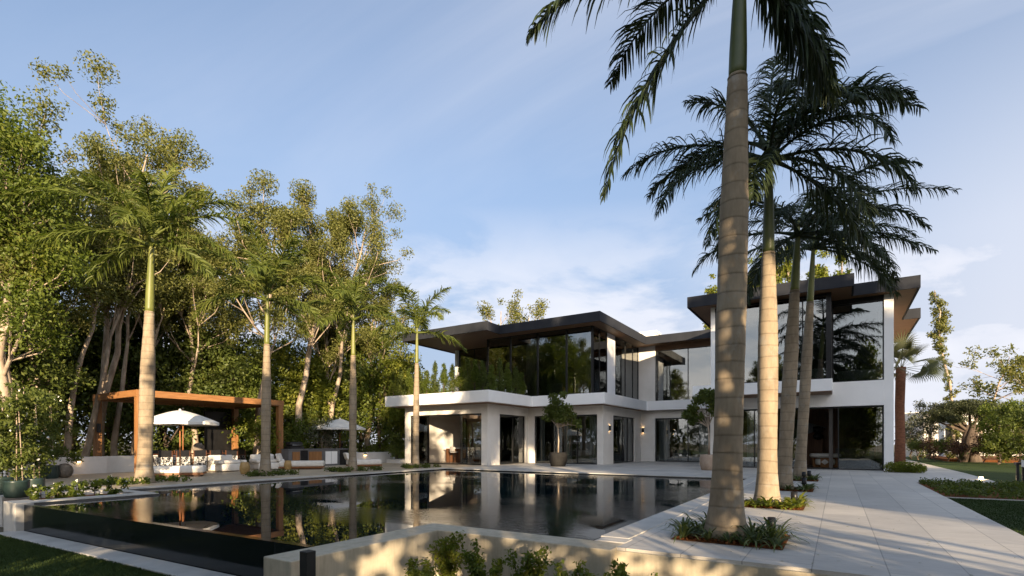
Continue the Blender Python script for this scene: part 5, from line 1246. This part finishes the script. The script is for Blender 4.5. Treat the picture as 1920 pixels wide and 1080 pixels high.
sp = [(-1.72, 6.95, .42), (-1.62, 7.4, .46), (-1.55, 7.78, .42), (-1.74, 7.15, .36), (-1.4, 6.92, .30), (-1.15, 6.88, .30), (-.86, 6.98, .48), (-.70, 7.2, .46), (-.92, 7.25, .42), (-.66, 7.5, .44), (-.78, 7.72, .42), (-.98, 6.86, .26), (-.62, 6.9, .34)]
wl = ['left front corner', 'left side', 'left back corner', 'left edge', 'front, left of trunk', 'front, before trunk', 'right front', 'right side', 'right of trunk', 'right edge', 'right back corner', 'front middle', 'right front corner']
for k, (x, y, L) in enumerate(sp): strap_plant(x, y, .01, L, 'strap leaved plant in the nearest path planter, ' + wl[k], 600 + k, 30 if L > .35 else 18, .014)
rnd = random.Random(8)
for q, (y0, L, nn, mt) in enumerate([(10.96, .30, 12, 'leaf_lime'), (15.2, .32, 8, 'strap'), (19.45, .34, 8, 'strap')]):
    for k in range(nn):
        u = (k + .5) / nn; front = k % 2 == 0
        x, y = (-1.8 + 1.22 * u, y0 + .08 + rnd.random() * .15) if front else (-.62 - rnd.random() * .2, y0 + .1 + u * .9)
        lab = 'low leafy plant at %s of the %s path planter' % (('front edge' if front else 'right side'), names[q + 1])
        o = strap_plant(x, y, .01, L * rnd.uniform(.8, 1.2), lab, 640 + q * 20 + k, 22, .028 if q == 0 else .018, mt if q == 0 else 'strap'); o['group'] = 'low plants at %s of %s path planter' % ('front' if front else 'right side', names[q + 1])
def spot(x, y, h, label, r=.045):
    t = thing('garden_spot', label, 'garden light', (x, y, .005), 'black path spots beside the palms')
    MB().tube([(x, y, .005), (x, y, h * .5)], .018, 8).build('stem', M['black'], t)
    MB().lathe([(r * .9, h * .5), (r, h * .52), (r, h), (r * .85, h), (r * .82, h - .01)], (x, y), 14).build('housing', M['dark_metal'], t)
    MB().lathe([(r * .8, h - .012), (r * .3, h - .010)], (x, y), 12).build('lens', M['white_canvas'], t)
spot(-.74, 7.62, .27, 'dark spot lamp among strap leaves beside largest palm', .05); spot(-.72, 11.5, .30, 'dark spot lamp at right of the second path planter', .06)
spot(-.75, 15.6, .34, 'dark spot lamp at right of the third path planter', .06); spot(-.8, 19.7, .34, 'dark spot lamp in the farthest path planter', .06); spot(-.95, 19.6, .3, 'small spot lamp left in the farthest path planter', .06)
# strips at feet of the patio palms
for k, (x, y) in enumerate([(-18.5, 7.62), (-18.9, 11.95), (-18.5, 15.9), (-18.35, 19.85)]):
    rg = np.random.default_rng(90 + k); cc = [(x + rg.uniform(-.5, .7), y + rg.uniform(-1.0, 1.0), .08) for _ in range(26)]
    C = blob_points(cc, .17, 900, rg); C = C[C[:, 2] > 0.0]; Vv, Ff = leaf_quads(C, .12, rg, .45)
    o = build_np('low_planting', Vv, Ff, M[['leaf_bright', 'leaf_dark', 'leaf_dark', 'leaf_dark'][k]], None, (x, y, 0)); tag(o, 'low leafy planting around foot of %s' % ['the palm nearest the large umbrella', 'the palm by the white armchairs', 'the palm before the small umbrella', 'the palm at the villa corner'][k], 'planting', kind='stuff')
# bright lamp on the right lawn edge, black post light, foreground bollard
lx, ly = gp(1840, 899)
t = thing('garden_spot', 'glaring lit spot lamp at edge of dark ground cover', 'garden light', (lx, ly, -.03))
MB().tube([(lx, ly, -.03), (lx, ly, .06)], .02, 8).build('stem', M['black'], t)
MB().lathe([(.03, .0), (.055, .03), (.05, .075), (.02, .09)], (lx, ly), 14).build('bulb', M['lamp_hot'], t)
lx, ly = gp(1909, 905)
t = thing('post_light', 'black double post light on right edge of lawn', 'garden light', (lx, ly, -.03))
MB().box(lx - .05, lx + .02, ly - .05, ly + .02, -.03, .56).build('post', M['black'], t); MB().box(lx + .12, lx + .18, ly + .1, ly + .16, -.03, .5).build('post', M['black'], t); MB().box(lx - .06, lx + .24, ly - .06, ly + .2, .561, .64).build('head', M['dark_metal'], t); MB().box(lx + .06, lx + .3, ly - .075, ly - .061, .50, .72).build('plate', M['white_canvas'], t)
bx1, by1 = -4.50, 3.30
t = thing('bollard_light', 'black square bollard light before the sand coloured pool wall', 'bollard', (bx1, by1, -.62))
MB().box(bx1 - .055, bx1 + .055, by1 - .055, by1 + .055, -.62, .17).build('post', M['black'], t, bevel=.004); MB().box(bx1 - .048, bx1 + .048, by1 + .0555, by1 + .058, -.05, .08).build('lens', M['lamp_soft'], t)
# foreground shrubs before the wall
fg = 'sunlit shrubs before the pool wall'
F = [(835, 5.1, .95), (905, 5.0, .82), (985, 5.05, .86), (1020, 4.6, .62), (1090, 5.0, .72), (1180, 5.15, .76), (1140, 4.6, .52), (1235, 5.2, .42), (1345, 5.25, .44), (870, 4.3, .40), (950, 4.2, .40), (790, 4.7, .50)]
FL = ['tallest leafy shrub below the wall apex', 'leafy shrub right of the wall apex shrub', 'leafy shrub under the middle of pool wall', 'low bright shrub in front of the middle shrub', 'bright shrub left of the wall step', 'shrub in the corner by the wall step', 'low shrub in front of wall step', 'low shrub right of the wall step', 'small dark shrub under the paving edge', 'low shrub at bottom edge, below wall apex', 'low shrub at bottom edge, under middle of wall', 'leftmost low shrub before the pool wall']
for k, (px, Y, top) in enumerate(F):
    x = xy(px, Y); z0 = -.62; rg = np.random.default_rng(700 + k); rn = random.Random(700 + k); h = top * .8
    t = thing('foreground_shrub', FL[k], 'shrub', (x, Y, z0), fg)
    mb = MB(); cc = []
    for s in range(9):
        a = rn.random() * 6.28; w = rn.uniform(.1, .30); hh = h * rn.uniform(.6, 1.0)
        p = [(x, Y, z0), (x + w * .4 * math.cos(a), Y + w * .3 * math.sin(a), z0 + hh * .5), (x + w * math.cos(a), Y + w * .6 * math.sin(a), z0 + hh)]
        mb.tube(p, [.008, .006, .003], 5, False)
        for q in range(7):
            u = .35 + .65 * q / 6; cc.append((x + w * u * math.cos(a), Y + w * .6 * u * math.sin(a), z0 + hh * u))
    mb.build('stems', M['bark_dark'], t)
    Vv, Ff = leaf_quads(blob_points(cc, .085, 1500, rg, .8), .056, rg, .55, .6); build_np('foliage', Vv, Ff, M['leaf_dark' if k == 8 else ('leaf_bright' if k % 3 else 'leaf_lime')], t)
# short grass on the two lawns nearest the camera
def grass(n, fn, hgt, mat, label, seed, w=.004):
    rg = np.random.default_rng(seed); P = fn(rg, n); n = len(P)
    d = rg.normal(0, .35, (n, 3)); d[:, 2] = 1; hh = hgt * rg.uniform(.5, 1.2, n)
    a = rg.uniform(0, PI, n); s = np.stack([np.cos(a), np.sin(a), np.zeros(n)], 1) * w
    T = P + d * hh[:, None]; Vv = np.stack([P - s, P + s, T + s * .2, T - s * .2], 1).reshape(-1, 3); i = np.arange(n)[:, None] * 4
    o = build_np('grass', Vv, np.hstack([i, i + 1, i + 2, i + 3]), M[mat], None, (0, 0, P[0, 2])); tag(o, label, 'grass', kind='stuff')
def la(rg, n):
    x = rg.uniform(-15, -4.5, n); y = 3.36 + (x + 14.5) * .0375 - rg.random(n) ** 1.5 * 3.4 + rg.normal(0, .03, n) - .02; return np.stack([x, y, np.full(n, -.62)], 1)
grass(60000, la, .035, 'lawn_dark', 'short dark grass of the lower lawn beside pool wall', 1, .005)
def lb(rg, n): return np.stack([2.14 + rg.random(n) * 5, rg.uniform(8, 15.5, n), np.full(n, -.02)], 1)
grass(50000, lb, .022, 'lawn', 'short green grass of the lawn right of path', 2, .005)
rg = np.random.default_rng(123); P = []
while len(P) < 130:
    x, y = rg.uniform(-2.2, 2.1), 6.1 + 16 * rg.random() ** 1.6
    if not (-1.9 < x < -.5 and any(a < y < b for a, b in ((6.7, 8.0), (10.9, 12.2), (15.1, 16.5), (19.4, 20.7)))): P.append((x, y, .006 + rg.random() * .006))
C = np.array(P); Vv, Ff = leaf_quads(C, .045, rg, .4); Vv[:, 2] = .004 + (Vv[:, 2] - Vv[:, 2].min()) * .15
o = build_np('fallen_leaves', Vv, Ff, M['leaf_olive'], None, (0, 10, 0)); tag(o, 'small dry leaves scattered over the stone path', 'leaves', kind='stuff')
# ================================================================== trees behind the photographer, whose shade falls across the scene
sg = 'shade trees behind the photographer'
base3 = []
for k in range(4):
    tr = tree('shade_tree', 'narrow leafy tree standing behind the photographer', 'tree', 0, 0, 11.0, 800 + k, 'leaf_dark', 'bark_dark', 12000 if k < 3 else 4200, .30, .95, group=sg, fork=.06, spread=.13, limbs=18, twigs=3, upright=.8, low=(34, .5, 9.0, 1.0, .85))
    base3.append(tr)
base3.append(tree('shade_tree', 'high crowned leafy tree standing behind the photographer', 'tree', 0, 0, 11.0, 815, 'leaf_dark', 'bark_dark', 9000, .30, .9, group=sg, fork=.60, spread=.17, limbs=14, twigs=3, upright=.6, r0=.11))
used = set()
def shade(c, d, h, k, wd=1.0):
    x, y = d * SUN_DIR.x + c * -SUN_DIR.y, d * SUN_DIR.y + c * SUN_DIR.x
    if k not in used: o = base3[k]; o.location = (x, y, -.7); used.add(k)
    else: o = dup(base3[k], (x, y, -.7), c * 1.7)
    o.scale = (wd, wd, (h + .7) / 11.0)
for c, d, h, k, wd in SHADE: shade(c, d, h, k, wd)
# garden trees that carry on past the left edge of the picture
for k, (x, y, src) in enumerate([(-27, 3.5, 'pale_trunk_tree.002'), (-28, -1, 'pale_trunk_tree.004'), (-27, -6, 'pale_trunk_tree.006'), (-25, -11, 'pale_trunk_tree.009'), (-29, 1, 'bushy_tree.003'), (-28, -3.5, 'bushy_tree.005'), (-27, -9, 'bushy_tree.012'), (-22, -15, 'pale_trunk_tree.008'), (-16, -19, 'bushy_tree.013'), (-19, -17, 'bushy_tree.004'), (-9, -21, 'pale_trunk_tree.003'), (-12, -22, 'bushy_tree.006')]):
    o = dup(bpy.data.objects[src], (x, y, -.1), k * 1.1, scale=.68 if k < 2 else .9, label= 'garden tree carrying on beyond the left picture edge'); o['group'] = 'garden trees beyond the left picture edge'
